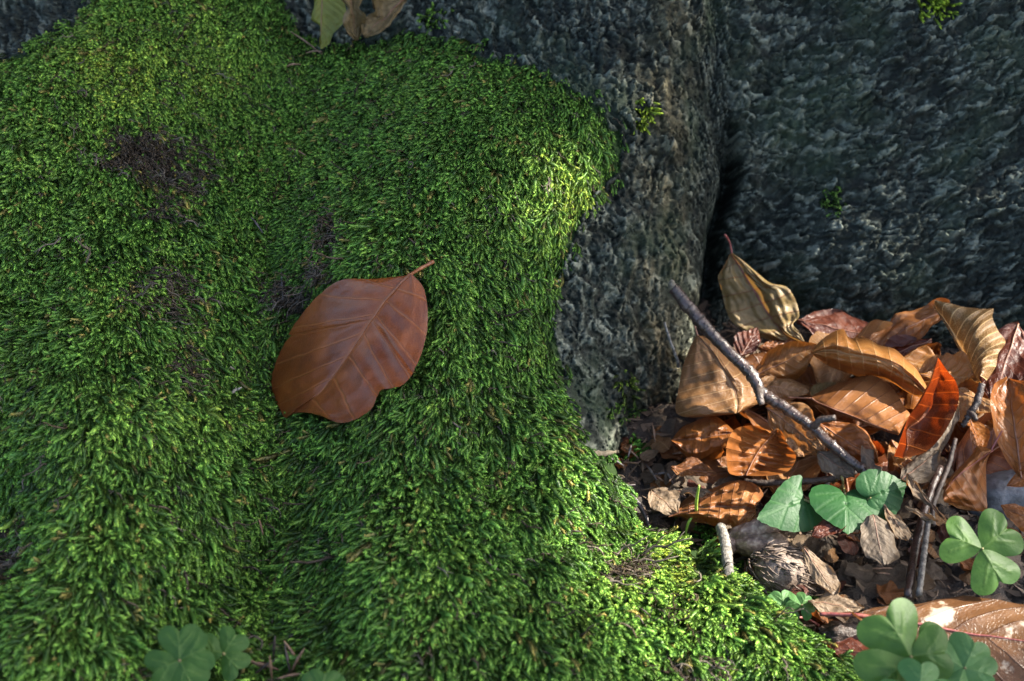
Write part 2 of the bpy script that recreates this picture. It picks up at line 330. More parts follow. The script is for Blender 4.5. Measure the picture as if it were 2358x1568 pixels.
def edge_dist(u, v):
    best = np.full(u.shape, 9.0); sg = np.zeros(u.shape)
    for i in range(len(eu)-1):
        ax, ay = eu[i], ev[i]; bx, by = eu[i+1]-ax, ev[i+1]-ay
        t = np.clip(((u-ax)*bx+(v-ay)*by)/(bx*bx+by*by), 0, 1)
        d = np.hypot(u-ax-bx*t, v-ay-by*t); s = np.sign((u-ax)*(-by)+(v-ay)*bx)
        c = d < best; best = np.where(c, d, best); sg = np.where(c, s, sg)
    return best*sg                                     # positive on the litter side
UB = (-0.30, 0.31); VB = (-0.235, 0.24)
def surf(u, v):
    uc = np.clip(u, *UB); vc = np.clip(v, *VB)
    w = tps(uc, vc)
    w = w+0.80*np.maximum(v-VB[1], 0)-0.30*np.maximum(VB[0]-v, 0)-0.5*np.maximum(UB[0]-u, 0)-0.9*np.maximum(u-UB[1], 0)
    px, py = proj(from_uvw(uc, vc, w)); pxo, pyo = px, py
    s = np.maximum(edge_dist(u, v)+0.010, 0); dr = np.minimum(s*s/0.026, s*2.6)
    w = w-dr*sstep(1010, 1075, py)
    # recess where the ridge meets the trunk wall, and the crack above it
    xc = np.interp(py, [-200, 200, 420, 520, 760, 900], [1655, 1665, 1690, 1655, 1630, 1625])
    g = np.exp(-((px-xc)/np.where(px > xc, 13, 22))**2)*sstep(230, 430, py)*(1-sstep(830, 900, py))
    w = w-0.042*g
    for x0, x1, amp, sig in ((1515, 1560, .0040, 15), (1560, 1590, .0030, 12), (1640, 1655, -.0042, 10), (1705, 1720, .0035, 22), (1470, 1500, -.002, 14)):
        xl = np.interp(py, [0, 500], [x0, x1])+10*np.sin(py/55.0)
        w = w+amp*np.exp(-((px-xl)/sig)**2)*(1-sstep(420, 700, py))
    return w, px, py
POLY = [(-900,-200),(-300,120),(-20,150),(110,115),(190,45),(250,-40),(420,-140),(600,-120),(660,30),(700,95),(740,118),(850,108),(930,82),(1000,85),(1060,112),(1180,152),(1300,205),(1390,258),(1412,330),(1405,410),(1330,470),(1300,560),(1272,640),(1240,690),(1252,770),(1272,845),(1285,930),(1296,1015),(1345,1080),(1395,1155),(1435,1228),(1530,1272),(1620,1312),(1685,1390),(1785,1445),(1940,1575),(2200,1900),(-900,2000)]
def inpoly(x, y, poly=POLY):
    c = np.zeros(x.shape, bool); j = len(poly)-1
    for i in range(len(poly)):
        xi, yi = poly[i]; xj, yj = poly[j]
        c ^= ((yi > y) != (yj > y)) & (x < (xj-xi)*(y-yi)/(yj-yi+1e-9)+xi); j = i
    return c
BARE = [(330,365,95,50,.95),(400,430,90,45,.5),(350,500,90,40,.38),(360,690,110,60,.36),(395,840,40,80,.40),(785,545,22,50,.8),(760,630,42,18,.85),(690,680,35,30,.8),(8,1278,70,75,1.35),(60,1180,50,40,.4),(1390,1335,50,24,.5),(1500,1440,50,22,.3),(980,1010,40,20,.3),(620,700,26,70,.3),(1150,1010,30,18,.3),(1560,1545,110,36,.4),(300,1545,40,20,.4)]
def bare_mask(px, py):
    b = np.zeros(px.shape)
    wx = px+26*vnoise(px/48, py/48, 3); wy = py+26*vnoise(px/48, py/48, 4)
    for x, y, a, c, s in BARE: b = np.maximum(b, s*np.exp(-(((wx-x)/a)**2+((wy-y)/c)**2)**1.5))
    return b
def axis_vals(segs):
    out = []
    for a, b, st in segs: out.append(np.arange(a, b-1e-9, st))
    return np.concatenate(out+[[segs[-1][1]]])
gu = axis_vals([(-1.6,-.6,.1),(-.6,-.30,.012),(-.30,-.05,.0013),(-.05,.29,.00078),(.29,.6,.012),(.6,1.6,.1)])
gv = axis_vals([(-.55,-.26,.012),(-.26,-.15,.0026),(-.15,.235,.00078),(.235,.5,.012),(.5,1.9,.1)])
U, V = np.meshgrid(gu, gv); W, PX, PY = surf(U, V)
MOSS = (inpoly(PX, PY) | (inpoly(PX-60, PY+60) & (PY > 1040)) | (inpoly(PX-20, PY+10) & (PY > 300))).astype(float)
soft = np.clip(MOSS, 0, 1)
# bark relief: overlapping lens-shaped flakes wrapped round the flare
a = U+0.0055*vnoise(U*90, V*110, 21)+.0018*vnoise(U*330, V*400, 23); b = V-1.8*(U-0.145)**2*np.sign(1)+0.0032*vnoise(U*110+7, V*140, 22)+.0011*vnoise(U*330, V*420, 24)
ridge = 1-sstep(1590, 1690, PX)                       # left ridge: smaller, rounder lumps
sa = 150+150*ridge; sb = 330-130*ridge
f1, f2, cid = worley(a*sa, b*sb, 2)
plate = sstep(0.02, 0.38, f2-f1)
f1b, f2b, cidb = worley(a*sa*2.1+5, b*sb*1.9, 6)
plate2 = sstep(0.0, 0.5, f2b-f1b)
rip = 1-np.abs(vnoise(U*150+.9*vnoise(U*40, V*40, 25), V*26, 26))*2.2
h = 0.0044*plate*(0.15+1.0*cid)+0.0015*plate2*(0.3+cidb)+(0.0022*ridge+.0006)*rip+0.0022*fbm(a*60, b*130, 3, 31)+0.0006*fbm(U*420, V*620, 3, 35)
inner = (sstep(-.30, -.28, U)*(1-sstep(.28, .29, U))*sstep(-.16, -.148, V)*(1-sstep(.225, .235, V)))
h = h*(1-0.45*soft)*inner+0.004*fbm(U*25, V*25, 3, 41)
W = W+h
TREE_V = from_uvw(U, V, W).reshape(-1, 3); nr, nc = U.shape
ii = np.arange(nr*nc).reshape(nr, nc)
TREE_F = np.stack([ii[:-1, :-1], ii[:-1, 1:], ii[1:, 1:], ii[1:, :-1]], -1).reshape(-1, 4)
def grid_mesh(name, verts, faces, m, attrs, parent=None):
    me = bpy.data.meshes.new(name); nf = len(faces)
    me.vertices.add(len(verts)); me.vertices.foreach_set('co', verts.astype(np.float32).ravel())
    me.loops.add(nf*4); me.loops.foreach_set('vertex_index', faces.astype(np.int32).ravel())
    me.polygons.add(nf); me.polygons.foreach_set('loop_start', np.arange(nf, dtype=np.int32)*4); me.polygons.foreach_set('loop_total', np.full(nf, 4, np.int32))
    me.polygons.foreach_set('use_smooth', np.ones(nf, bool)); me.update(calc_edges=True)
    for k, v in attrs.items():
        at = me.attributes.new(k, 'FLOAT', 'POINT'); at.data.foreach_set('value', v.astype(np.float32).ravel())
    me.materials.append(m); o = bpy.data.objects.new(name, me); COL.objects.link(o)
    if parent: o.parent = parent
    return o
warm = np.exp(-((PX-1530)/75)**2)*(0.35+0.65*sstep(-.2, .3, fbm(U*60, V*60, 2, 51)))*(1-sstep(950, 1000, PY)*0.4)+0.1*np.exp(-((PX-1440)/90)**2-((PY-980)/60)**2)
tree = thing('beech_tree', 'foot of an old tree with rough grey bark and a moss covered root', 'tree', (0, 0.75, 0))
trunk = grid_mesh('trunk', TREE_V-np.array([0, .75, 0]), TREE_F, M['bark'], {'flake': 0.5*cid+0.5*cidb+0.15*fbm(U*50, V*70, 2, 77), 'mossy': MOSS, 'bare': np.clip(bare_mask(PX, PY)*1.8, 0, 1), 'warm': np.clip(warm, 0, 1)}, tree)

# ------------------------------------------------------------------ ground
gx = axis_vals([(-30,-2,4),(-2,-.5,.1),(-.5,.0,.02),(.0,.36,.0022),(.36,1,.03),(1,3,.2),(3,30,4)])
gy = axis_vals([(-30,-1,4),(-1,.2,.1),(.2,.32,.01),(.32,.68,.0022),(.68,1,.03),(1,3,.2),(3,30,4)])
X, Y = np.meshgrid(gx, gy)
Z = 0.0045*fbm(X*28, Y*28, 5, 61)+0.0035*fbm(X*110, Y*110, 3, 66)+0.010*np.exp(-((X-.17)/.12)**2-((Y-.58)/.05)**2)
GV = np.stack([X, Y, Z], -1).reshape(-1, 3); gi = np.arange(X.size).reshape(X.shape)
GF = np.stack([gi[:-1, :-1], gi[:-1, 1:], gi[1:, 1:], gi[1:, :-1]], -1).reshape(-1, 4)
ground = grid_mesh('forest_floor', GV, GF, M['ground'], {}); ground['kind'] = 'structure'

sub = slice(None, None, 3)
Us, Vs = U[sub, sub], V[sub, sub]; TS = TREE_V.reshape(nr, nc, 3)[sub, sub]; r2, c2 = Us.shape
i2 = np.arange(r2*c2).reshape(r2, c2); F2 = np.stack([i2[:-1, :-1], i2[:-1, 1:], i2[1:, 1:], i2[1:, :-1]], -1).reshape(-1, 4)
BV_T = BVHTree.FromPolygons(TS.reshape(-1, 3).tolist(), F2.tolist())
BV_G = BVHTree.FromPolygons(GV.tolist(), GF.tolist())
def PS(px, py, off=0.0, what='both'):
    """point where the ray through a photo position meets tree or ground, moved off towards the viewer"""
    r = ray(px, py); L = np.linalg.norm(r); best = 9.0
    for nm, bv in (('tree', BV_T), ('ground', BV_G)):
        if what in ('both', nm):
            hit = bv.ray_cast(Vector(CAM), Vector(r/L))
            if hit[0] is not None: best = min(best, hit[3])
    return CAM+(r/L)*(best-off)

# ------------------------------------------------------------------ moss
def shoot(seed, kind):
    rs = np.random.default_rng(seed); parts = []; tips = []
    def frond(base, dirv, L, R, bend, nw, t0=0.0):
        n = 7; side = np.cross(dirv, [0.3, 0.7, 0.2]); side /= np.linalg.norm(side); up = np.cross(dirv, side)
        s = np.linspace(0, 1, n); c = base+np.outer(s*L, dirv)+np.outer(bend*L*s**2, up)+np.outer(0.06*L*np.sin(s*5+seed), side)
        v, f = tube(c, [R*.45, R*.66, R*.74, R*.76, R*.74, R*.62, R*.22], 5, smooth=0); parts.append((v, f)); tips.append(np.clip(t0+np.repeat(s, 5)*(1-t0), 0, 1))
        for k in range(nw):
            for j in range(4):
                t = 0.10+0.88*(k+j*.25)/nw; p = base+dirv*L*t+up*bend*L*t*t+side*(0.06*L*math.sin(t*5+seed))
                a = j*math.pi/2+k*1.25+rs.normal()*.2; o = side*math.cos(a)+up*math.sin(a); tn = np.cross(dirv, o)
                rr = R*(1.0 if t < .85 else 1.0-(t-.85)*3.6); lw = R*.55*(1 if t < .9 else .6); ll = L*.13
                q = np.array([p+o*rr*.35-tn*lw*.4, p+o*rr*.85+dirv*ll*.45-tn*lw*.75, p+o*rr*1.12+dirv*ll*.95, p+o*rr*.85+dirv*ll*.45+tn*lw*.75, p+o*rr*.35+tn*lw*.4])
                parts.append((q, [(0, 1, 2), (0, 2, 4), (2, 3, 4)])); tips.append(np.clip(t0+t*(1-t0), 0, 1)*np.array([.55,.9,1.15,.9,.55])*rs.uniform(.8,1.15))
    z = np.array([0, 0, 1.0])
    if kind == 'plain': frond(np.zeros(3), z, 1.0, .112, rs.uniform(.1, .5), 10)
    elif kind == 'fork':
        frond(np.zeros(3), z, 1.0, .098, rs.uniform(.1, .4), 9)
        for sgn in (-1, 1):
            d = np.array([sgn*.6, rs.uniform(-.3, .3), .75]); d /= np.linalg.norm(d); frond(np.array([0, 0, rs.uniform(.25, .45)]), d, .5, .082, .25, 6, .35)
    elif kind == 'short': frond(np.zeros(3), z, .62, .115, rs.uniform(.2, .7), 7)
    elif kind == 'dead':
        p = np.zeros(3); pts = [p]
        for k in range(5): p = p+np.array([rs.normal()*.11, rs.normal()*.11, .2]); pts.append(p)
        v, f = tube(pts, [.035, .03, .026, .02, .008], 4, smooth=2); parts.append((v, f)); tips.append(np.full(len(v), .4))
        for k in range(5):
            b0 = pts[1+k % 4]; d = np.array([rs.normal(), rs.normal(), .8]); d /= np.linalg.norm(d)
            v, f = tube([b0, b0+d*.12, b0+d*.24], [.016, .012, .005], 3, smooth=1); parts.append((v, f)); tips.append(np.full(len(v), .5))
    v, f = join(parts); return v, f, np.concatenate(tips)
KINDS = ['plain', 'plain', 'plain', 'plain', 'fork', 'fork', 'short', 'short', 'dead', 'dead', 'dead']
SHOOTS = [shoot(3+i, k) for i, k in enumerate(KINDS)]
pc = bpy.data.collections.new('moss_shoots')
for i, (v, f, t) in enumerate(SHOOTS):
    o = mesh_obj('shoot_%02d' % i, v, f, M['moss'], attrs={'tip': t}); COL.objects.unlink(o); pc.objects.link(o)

# sample the tree surface evenly
Q = TS.reshape(-1, 3)[F2]; ar = 0.5*np.linalg.norm(np.cross(Q[:, 2]-Q[:, 0], Q[:, 3]-Q[:, 1]), axis=1)
cx, cy = proj(Q.mean(1)); keepf = (cx > -130) & (cx < 2150) & (cy > -130) & (cy < 1690) & inpoly(cx, cy, [(x+(40 if x > 900 else 0), y-30 if y < 300 else y) for x, y in POLY])
ar = np.where(keepf, ar, 0); N0 = 390000
pick = RNG.choice(len(ar), N0, p=ar/ar.sum()); s, t = RNG.random(N0)[:, None], RNG.random(N0)[:, None]; q = Q[pick]
pts = (q[:, 0]*(1-s)+q[:, 1]*s)*(1-t)+(q[:, 3]*(1-s)+q[:, 2]*s)*t
nrm = np.cross(q[:, 2]-q[:, 0], q[:, 3]-q[:, 1]); nrm /= np.linalg.norm(nrm, axis=1)[:, None]
su, sv, _sw = to_uvw(pts); e_ = .004
w0 = surf(su, sv)[0]; wu = (surf(su+e_, sv)[0]-w0)/e_; wv = (surf(su, sv+e_)[0]-w0)/e_
nrm = TW-wu[:, None]*TU-wv[:, None]*TV; nrm /= np.linalg.norm(nrm, axis=1)[:, None]
px, py = proj(pts); jx = px+46*vnoise(px/38, py/38, 71)+20*vnoise(px/11, py/11, 72); jy = py+42*vnoise(px/38, py/38, 73)+20*vnoise(px/11, py/11, 74)
bm = bare_mask(px, py); lump = fbm(pts[:, 0]*45+pts[:, 2]*20, pts[:, 1]*45-pts[:, 2]*25, 3, 81)
fringe = (inpoly(px-36, py+6) | inpoly(px-20, py+22)) & (py < 1000) & (vnoise(px/24, py/24, 75) > .12) & (RNG.random(N0) < .30)
keep = (inpoly(jx, jy) | fringe) & (RNG.random(N0) > np.clip(bm*.72, 0, .60)) & (pts[:, 2] > -.004)
edge_ = np.zeros(N0)
for k_ in range(8): edge_ += ~inpoly(px+52*math.cos(k_*.785), py+52*math.sin(k_*.785))
edge_ = edge_/8*(1-sstep(950, 1050, py))
keep &= RNG.random(N0) > np.clip(edge_*1.1-.05, 0, .72)*(.5+.9*(vnoise(px/22, py/22, 78) > -.05))
keep &= RNG.random(N0) < np.clip(0.95+0.35*lump, .5, 1)
pts, nrm, px, py, bm, lump, edge_ = [x[keep] for x in (pts, nrm, px, py, bm, lump, edge_)]; n = len(pts)
gdir = np.array([0, -.55, -1.0]); down = gdir-nrm*(nrm@gdir)[:, None]; down /= np.linalg.norm(down, axis=1)[:, None]+1e-9
sidev = np.cross(nrm, down)
swirl = 0.55*vnoise(px/150, py/150, 91)+0.55*vnoise(px/34, py/38, 92)+RNG.normal(size=n)*.20
up_px = np.exp(-((px-300)/330)**2-((py-170)/170)**2)+np.exp(-((px-1500)/170)**2-((py-1330)/110)**2)+.8*np.exp(-((px-1050)/330)**2-((py-230)/150)**2)+.6*np.exp(-((px-700)/150)**2-((py-480)/200)**2)
lift = np.clip(0.24+0.45*up_px+0.40*np.maximum(vnoise(px/60, py/60, 93), 0)+RNG.normal(size=n)*.20, .05, 1.6)
d = down*np.cos(swirl)[:, None]+sidev*np.sin(swirl)[:, None]+nrm*lift[:, None]
d /= np.linalg.norm(d, axis=1)[:, None]
dead = (RNG.random(n) < np.clip(bm*1.5-.2, 0, .86)) | (RNG.random(n) < .012)
kind = np.where(RNG.random(n) < .62, RNG.integers(0, 4, n), np.where(RNG.random(n) < .5, RNG.integers(4, 6, n), RNG.integers(6, 8, n)))
kind = np.where((up_px > .45) & (RNG.random(n) < .55), RNG.integers(4, 8, n), kind); kind = np.where(dead, RNG.integers(8, 11, n), kind)
size = RNG.uniform(.0050, .0084, n)*(1-.30*np.clip(up_px, 0, 1))*(1+.25*np.clip(lump, -1, 1)); size = np.where(dead, RNG.uniform(.006, .012, n), size)
size *= 1+.25*sstep(800, 1200, py)
size *= 1-.35*np.clip(edge_*1.6, 0, 1)*(py < 1000)
size *= np.where(RNG.random(n) < .02, 1.55, 1.0)
yel = .70*np.exp(-((px-1300)/85)**2-((py-430)/100)**2)+.55*np.exp(-((px-300)/260)**2-((py-150)/150)**2)+.35*np.exp(-((px-1180)/60)**2-((py-560)/90)**2)+.55*np.exp(-((px-1520)/190)**2-((py-1340)/105)**2)+.4*np.exp(-((px-60)/60)**2-((py-1160)/60)**2)+.22*np.exp(-((px-430)/140)**2-((py-950)/120)**2)  # moss's own yellow-green, plus sun on crest and lower-right patch put into the tint
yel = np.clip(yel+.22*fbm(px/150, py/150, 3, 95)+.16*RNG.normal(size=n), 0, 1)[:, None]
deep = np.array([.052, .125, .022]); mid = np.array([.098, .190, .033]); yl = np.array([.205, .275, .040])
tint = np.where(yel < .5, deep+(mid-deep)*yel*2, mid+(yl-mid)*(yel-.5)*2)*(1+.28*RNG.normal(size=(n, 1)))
tint = np.where(dead[:, None], np.where(RNG.random((n, 1)) < .4, np.array([.19, .165, .14]), np.array([.105, .080, .056]))*(.4+1.1*RNG.random((n, 1))), np.clip(tint, .006, .5))
olive = (RNG.random(n) < .04+.25*bm) & ~dead; tint[olive] = np.array([.12, .12, .035])*(.7+.6*RNG.random((olive.sum(), 1)))
HERO = [(945,640),(985,700),(985,780),(955,870),(890,890),(860,950),(790,970),(720,940),(660,955),(630,890),(640,800),(690,710),(760,650),(860,645)]
under = inpoly(px, py-4, HERO) | inpoly(px-16, py, HERO) | inpoly(px, py+14, HERO) | inpoly(px-14, py+14, HERO)
size = np.where(under, size*.5, size)
tuft = np.where(under, 0, .0020*vnoise(px/26, py/30, 96)+.0030*fbm(px/85, py/85, 2, 97))
pos = pts+nrm*(tuft*(1-np.clip(edge_*1.6, 0, 1)))[:, None]+nrm*(RNG.uniform(-.0008, .0050, n)*(1-.6*bm)*(1-.8*np.clip(edge_*1.6, 0, 1))*np.where(under, .2, 1))[:, None]
# orientation: local z along d, random roll about it
ref = np.where(np.abs(d[:, 2:3]) < .9, np.array([0, 0, 1.0]), np.array([1.0, 0, 0])); xx = np.cross(ref, d); xx /= np.linalg.norm(xx, axis=1)[:, None]; yy = np.cross(d, xx)
nd_ = np.einsum('ij,ij->i', xx, nrm); ny_ = np.einsum('ij,ij->i', yy, nrm)
ro = np.arctan2(nd_, ny_)+RNG.normal(size=n)*.9     # fronds mostly arch away from, then back to, the cushion
x3 = xx*np.cos(ro)[:, None]-yy*np.sin(ro)[:, None]; y3 = np.cross(d, x3)
def mat_to_euler(x, y, z):
    ey = np.arcsin(np.clip(-x[:, 2], -1, 1)); ex = np.arctan2(y[:, 2], z[:, 2]); ez = np.arctan2(x[:, 1], x[:, 0]); return np.c_[ex, ey, ez]
eul = mat_to_euler(x3, y3, d)
def point_cloud(name, pos, eul, size, kind, tint, coll, matl):
    me = bpy.data.meshes.new(name); me.from_pydata(pos.tolist(), [], [])
    for k, ty, f, v in (('rot', 'FLOAT_VECTOR', 'vector', eul), ('size', 'FLOAT', 'value', size), ('kind', 'INT', 'value', kind), ('tint', 'FLOAT_COLOR', 'color', np.c_[tint, np.ones(len(tint))])):
        at = me.attributes.new(k, ty, 'POINT'); at.data.foreach_set(f, np.ascontiguousarray(v, dtype=np.int32 if ty == 'INT' else np.float32).ravel())
    me.materials.append(matl); o = bpy.data.objects.new(name, me); COL.objects.link(o)
    g = bpy.data.node_groups.new(name, 'GeometryNodeTree')
    g.interface.new_socket('Geometry', in_out='INPUT', socket_type='NodeSocketGeometry'); g.interface.new_socket('Geometry', in_out='OUTPUT', socket_type='NodeSocketGeometry')
    gi = g.nodes.new('NodeGroupInput'); go = g.nodes.new('NodeGroupOutput'); ip = g.nodes.new('GeometryNodeInstanceOnPoints')
    ci = g.nodes.new('GeometryNodeCollectionInfo'); ci.inputs[0].default_value = coll; ci.inputs['Separate Children'].default_value = True; ci.inputs['Reset Children'].default_value = True
    def na(nm, ty):
        a = g.nodes.new('GeometryNodeInputNamedAttribute'); a.data_type = ty; a.inputs[0].default_value = nm; return [x for x in a.outputs if x.enabled][0]
    e2r = g.nodes.new('FunctionNodeEulerToRotation'); g.links.new(na('rot', 'FLOAT_VECTOR'), e2r.inputs[0])
    g.links.new(gi.outputs[0], ip.inputs['Points']); g.links.new(ci.outputs[0], ip.inputs['Instance']); ip.inputs['Pick Instance'].default_value = True
    g.links.new(na('kind', 'INT'), ip.inputs['Instance Index']); g.links.new(e2r.outputs[0], ip.inputs['Rotation']); g.links.new(na('size', 'FLOAT'), ip.inputs['Scale'])
    g.links.new(ip.outputs[0], go.inputs[0]); md = o.modifiers.new('scatter', 'NODES'); md.node_group = g
    return o
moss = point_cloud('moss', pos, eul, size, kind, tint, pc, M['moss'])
moss['kind'] = 'stuff'; tag(moss, 'thick green moss carpet of short shoots covering the tree root', 'moss')

def moss_tuft(cx, cy, rx, ry, cnt, label, col=(.075, .17, .025), sz=.0075, what='both', group=None):
    rs = np.random.default_rng(int(cx*7+cy)); parts = []; tp = []; tn = []
    base = PS(cx, cy, 0, what)
    for k in range(cnt):
        a = rs.random()*6.28; r = math.sqrt(rs.random()); p = PS(cx+rx*r*math.cos(a), cy+ry*r*math.sin(a), .0005, what)
        if np.linalg.norm(p-base) > .03: continue
        v, f, t = SHOOTS[rs.integers(0, 8)]; dd = camvec(rs.normal()*.7, rs.normal()*.5-.5, 1.0); x = np.cross(dd, rs.normal(size=3)); x /= np.linalg.norm(x); y = np.cross(dd, x)
        parts.append((p+(v*sz*rs.uniform(.6, 1.1))@np.array([x, y, dd]), f)); tp.append(t); tn.append(np.tile(np.array(col)*rs.uniform(.6, 1.3), (len(v), 1)))
    v, f = join(parts)
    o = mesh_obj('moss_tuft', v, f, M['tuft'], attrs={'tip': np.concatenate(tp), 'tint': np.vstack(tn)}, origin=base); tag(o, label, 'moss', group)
moss_tuft(1485,265,22,40,26,'small hanging yellow green moss tuft on the grey bark ridge',(.12,.19,.02),.007)
moss_tuft(1920,460,34,32,34,'dim green moss speck on the dark trunk wall above the leaves',(.045,.10,.02),.0055)
moss_tuft(2150,15,42,34,45,'bright moss clump high on the dark trunk wall',(.12,.20,.02),.007)
moss_tuft(1445,885,26,34,20,'thin moss wisp low on the bark ridge above the litter',(.09,.15,.025),.006)
moss_tuft(1430,945,40,16,24,'flat moss wisp at the foot of the bark ridge',(.06,.13,.025),.006)
moss_tuft(1465,1030,24,24,34,'feathery moss sprig growing in the litter by the bark foot',(.065,.17,.03),.0085)
moss_tuft(1590,1215,52,24,80,'low moss patch under the crumpled brown leaf',(.05,.15,.025),.0065)
moss_tuft(1395,1050,36,14,30,'dark moss fringe beside the pale wood splinter',(.05,.13,.025),.0065)
moss_tuft(1722,1330,28,44,80,'bright moss cushion between grey twig and spiny husk',(.095,.21,.03),.0078)
moss_tuft(1000,40,36,26,26,'dim moss tuft on bark beside the upper withered leaves',(.06,.13,.02),.007)
moss_tuft(1820,1385,60,20,36,'short moss behind the tiny pale clover',(.09,.19,.035),.006)

# ------------------------------------------------------------------ dry leaves
DEF = [(0, 0), (.06, .10), (.15, .19), (.3, .28), (.45, .315), (.6, .29), (.75, .21), (.88, .115), (.96, .04), (1, 0)]
def smooth_prof(prof, u, k=1.0):
    x, y = zip(*prof); y = np.interp(u, x, y)
    for _ in range(2): y = np.convolve(np.pad(y, 1, mode='edge'), np.ones(3)/3, 'valid')
    y[0] = 0.002; return y*k
def leaf_shape(left, right, kl, kr, bend, twist, fold, pleat, crinkle, N, sweep, seed, nu, nv, teeth=.006, bendp=1.0, wl=1.0, wr=1.0, edge=.05):
    u = np.linspace(0, 1, nu); v = np.linspace(-1, 1, nv); Ug, Vg = np.meshgrid(u, v, indexing='ij')
    hl = smooth_prof(left or DEF, u, wl); hr = smooth_prof(right or left or DEF, u, wr)
    tooth = teeth*(np.abs(np.sin(u*math.pi*N*1.0+.4))-.5)+.35*teeth*vnoise(u*38, u*0+seed, seed); hl = np.maximum(hl+tooth*(hl > .02), .0008); hr = np.maximum(hr+tooth*(hr > .02), .0008)
    Hs = np.where(Vg >= 0, hl[:, None], hr[:, None]); av = np.abs(Vg); K = np.where(Vg >= 0, kl, kr); Hm = np.where(Vg >= 0, hl.max(), hr.max())
    sdist = av*Hs
    env = lambda h: np.maximum(np.array([h[max(0, i-nu//6):i+nu//6+1].max() for i in range(nu)])*np.sin(np.clip(u, .02, .98)*math.pi)**.35, h)
    Hv = np.where(Vg >= 0, env(hl)[:, None], env(hr)[:, None]); av = np.clip(sdist/Hv, 0, 1)
    Ks = np.where(np.abs(K) < 1e-3, 1e-3, K)
    y = (Hm/Ks)*np.sin(Ks*sdist/Hm); z = (Hm/Ks)*(1-np.cos(Ks*sdist/Hm))
    fa = fold; y2 = y*math.cos(fa)-z*math.sin(fa); z2 = y*math.sin(fa)+z*math.cos(fa); y = y2*np.sign(Vg); z = z2
    q = Ug*N-sweep*av**1.15
    z = z+pleat*np.cos(2*math.pi*q)*sstep(.02, .25, av)*(.4+.6*sstep(0, .15, Ug))*(1-.5*sstep(.85, 1, Ug))
    z = z+crinkle*(fbm(Ug*3+seed, Vg*1.6+seed*.7, 3, seed))+crinkle*.9*av**2*np.sin(Ug*11+seed*1.7+Vg)
    z = z+edge*np.abs(Vg)**5*np.where(Vg >= 0, vnoise(Ug*3.2+seed*1.3, Ug*0+.5, seed+7), vnoise(Ug*3.2+seed*2.1, Ug*0+.5, seed+8))
    y = y+crinkle*.35*vnoise(Ug*5, Vg*3, seed+3)
    tw = twist*(Ug-.5); y, z = y*np.cos(tw)-z*np.sin(tw), y*np.sin(tw)+z*np.cos(tw)
    ang = bend*(np.abs(u-.35)**bendp)*np.sign(u-.35); dx = np.cos(ang)/(nu-1); dz = np.sin(ang)/(nu-1)
    xc = np.concatenate([[0], np.cumsum(dx[:-1])]); zc = np.concatenate([[0], np.cumsum(dz[:-1])])
    x = xc[:, None]-np.sin(ang)[:, None]*z; z = zc[:, None]+np.cos(ang)[:, None]*z
    return np.stack([x, y, z], -1), np.stack([Ug, av*np.sign(Vg)], -1)
def frame(B, T, nrm, G):
    m0, m1 = G[0], G[1]; ch = m1-m0; L = np.linalg.norm(ch)
    lx = ch/L; ly = np.array([0, 1.0, 0]); lz = np.cross(lx, ly); lz /= np.linalg.norm(lz); ly = np.cross(lz, lx)
    X = (T-B); s = np.linalg.norm(X); X = X/s; Z = nrm-X*(nrm@X); Z /= np.linalg.norm(Z); Y = np.cross(Z, X)
    return lambda p: B+((p-m0)@np.array([lx, ly, lz]).T)@np.array([X, Y, Z])*(s/L)
LEAVES = []
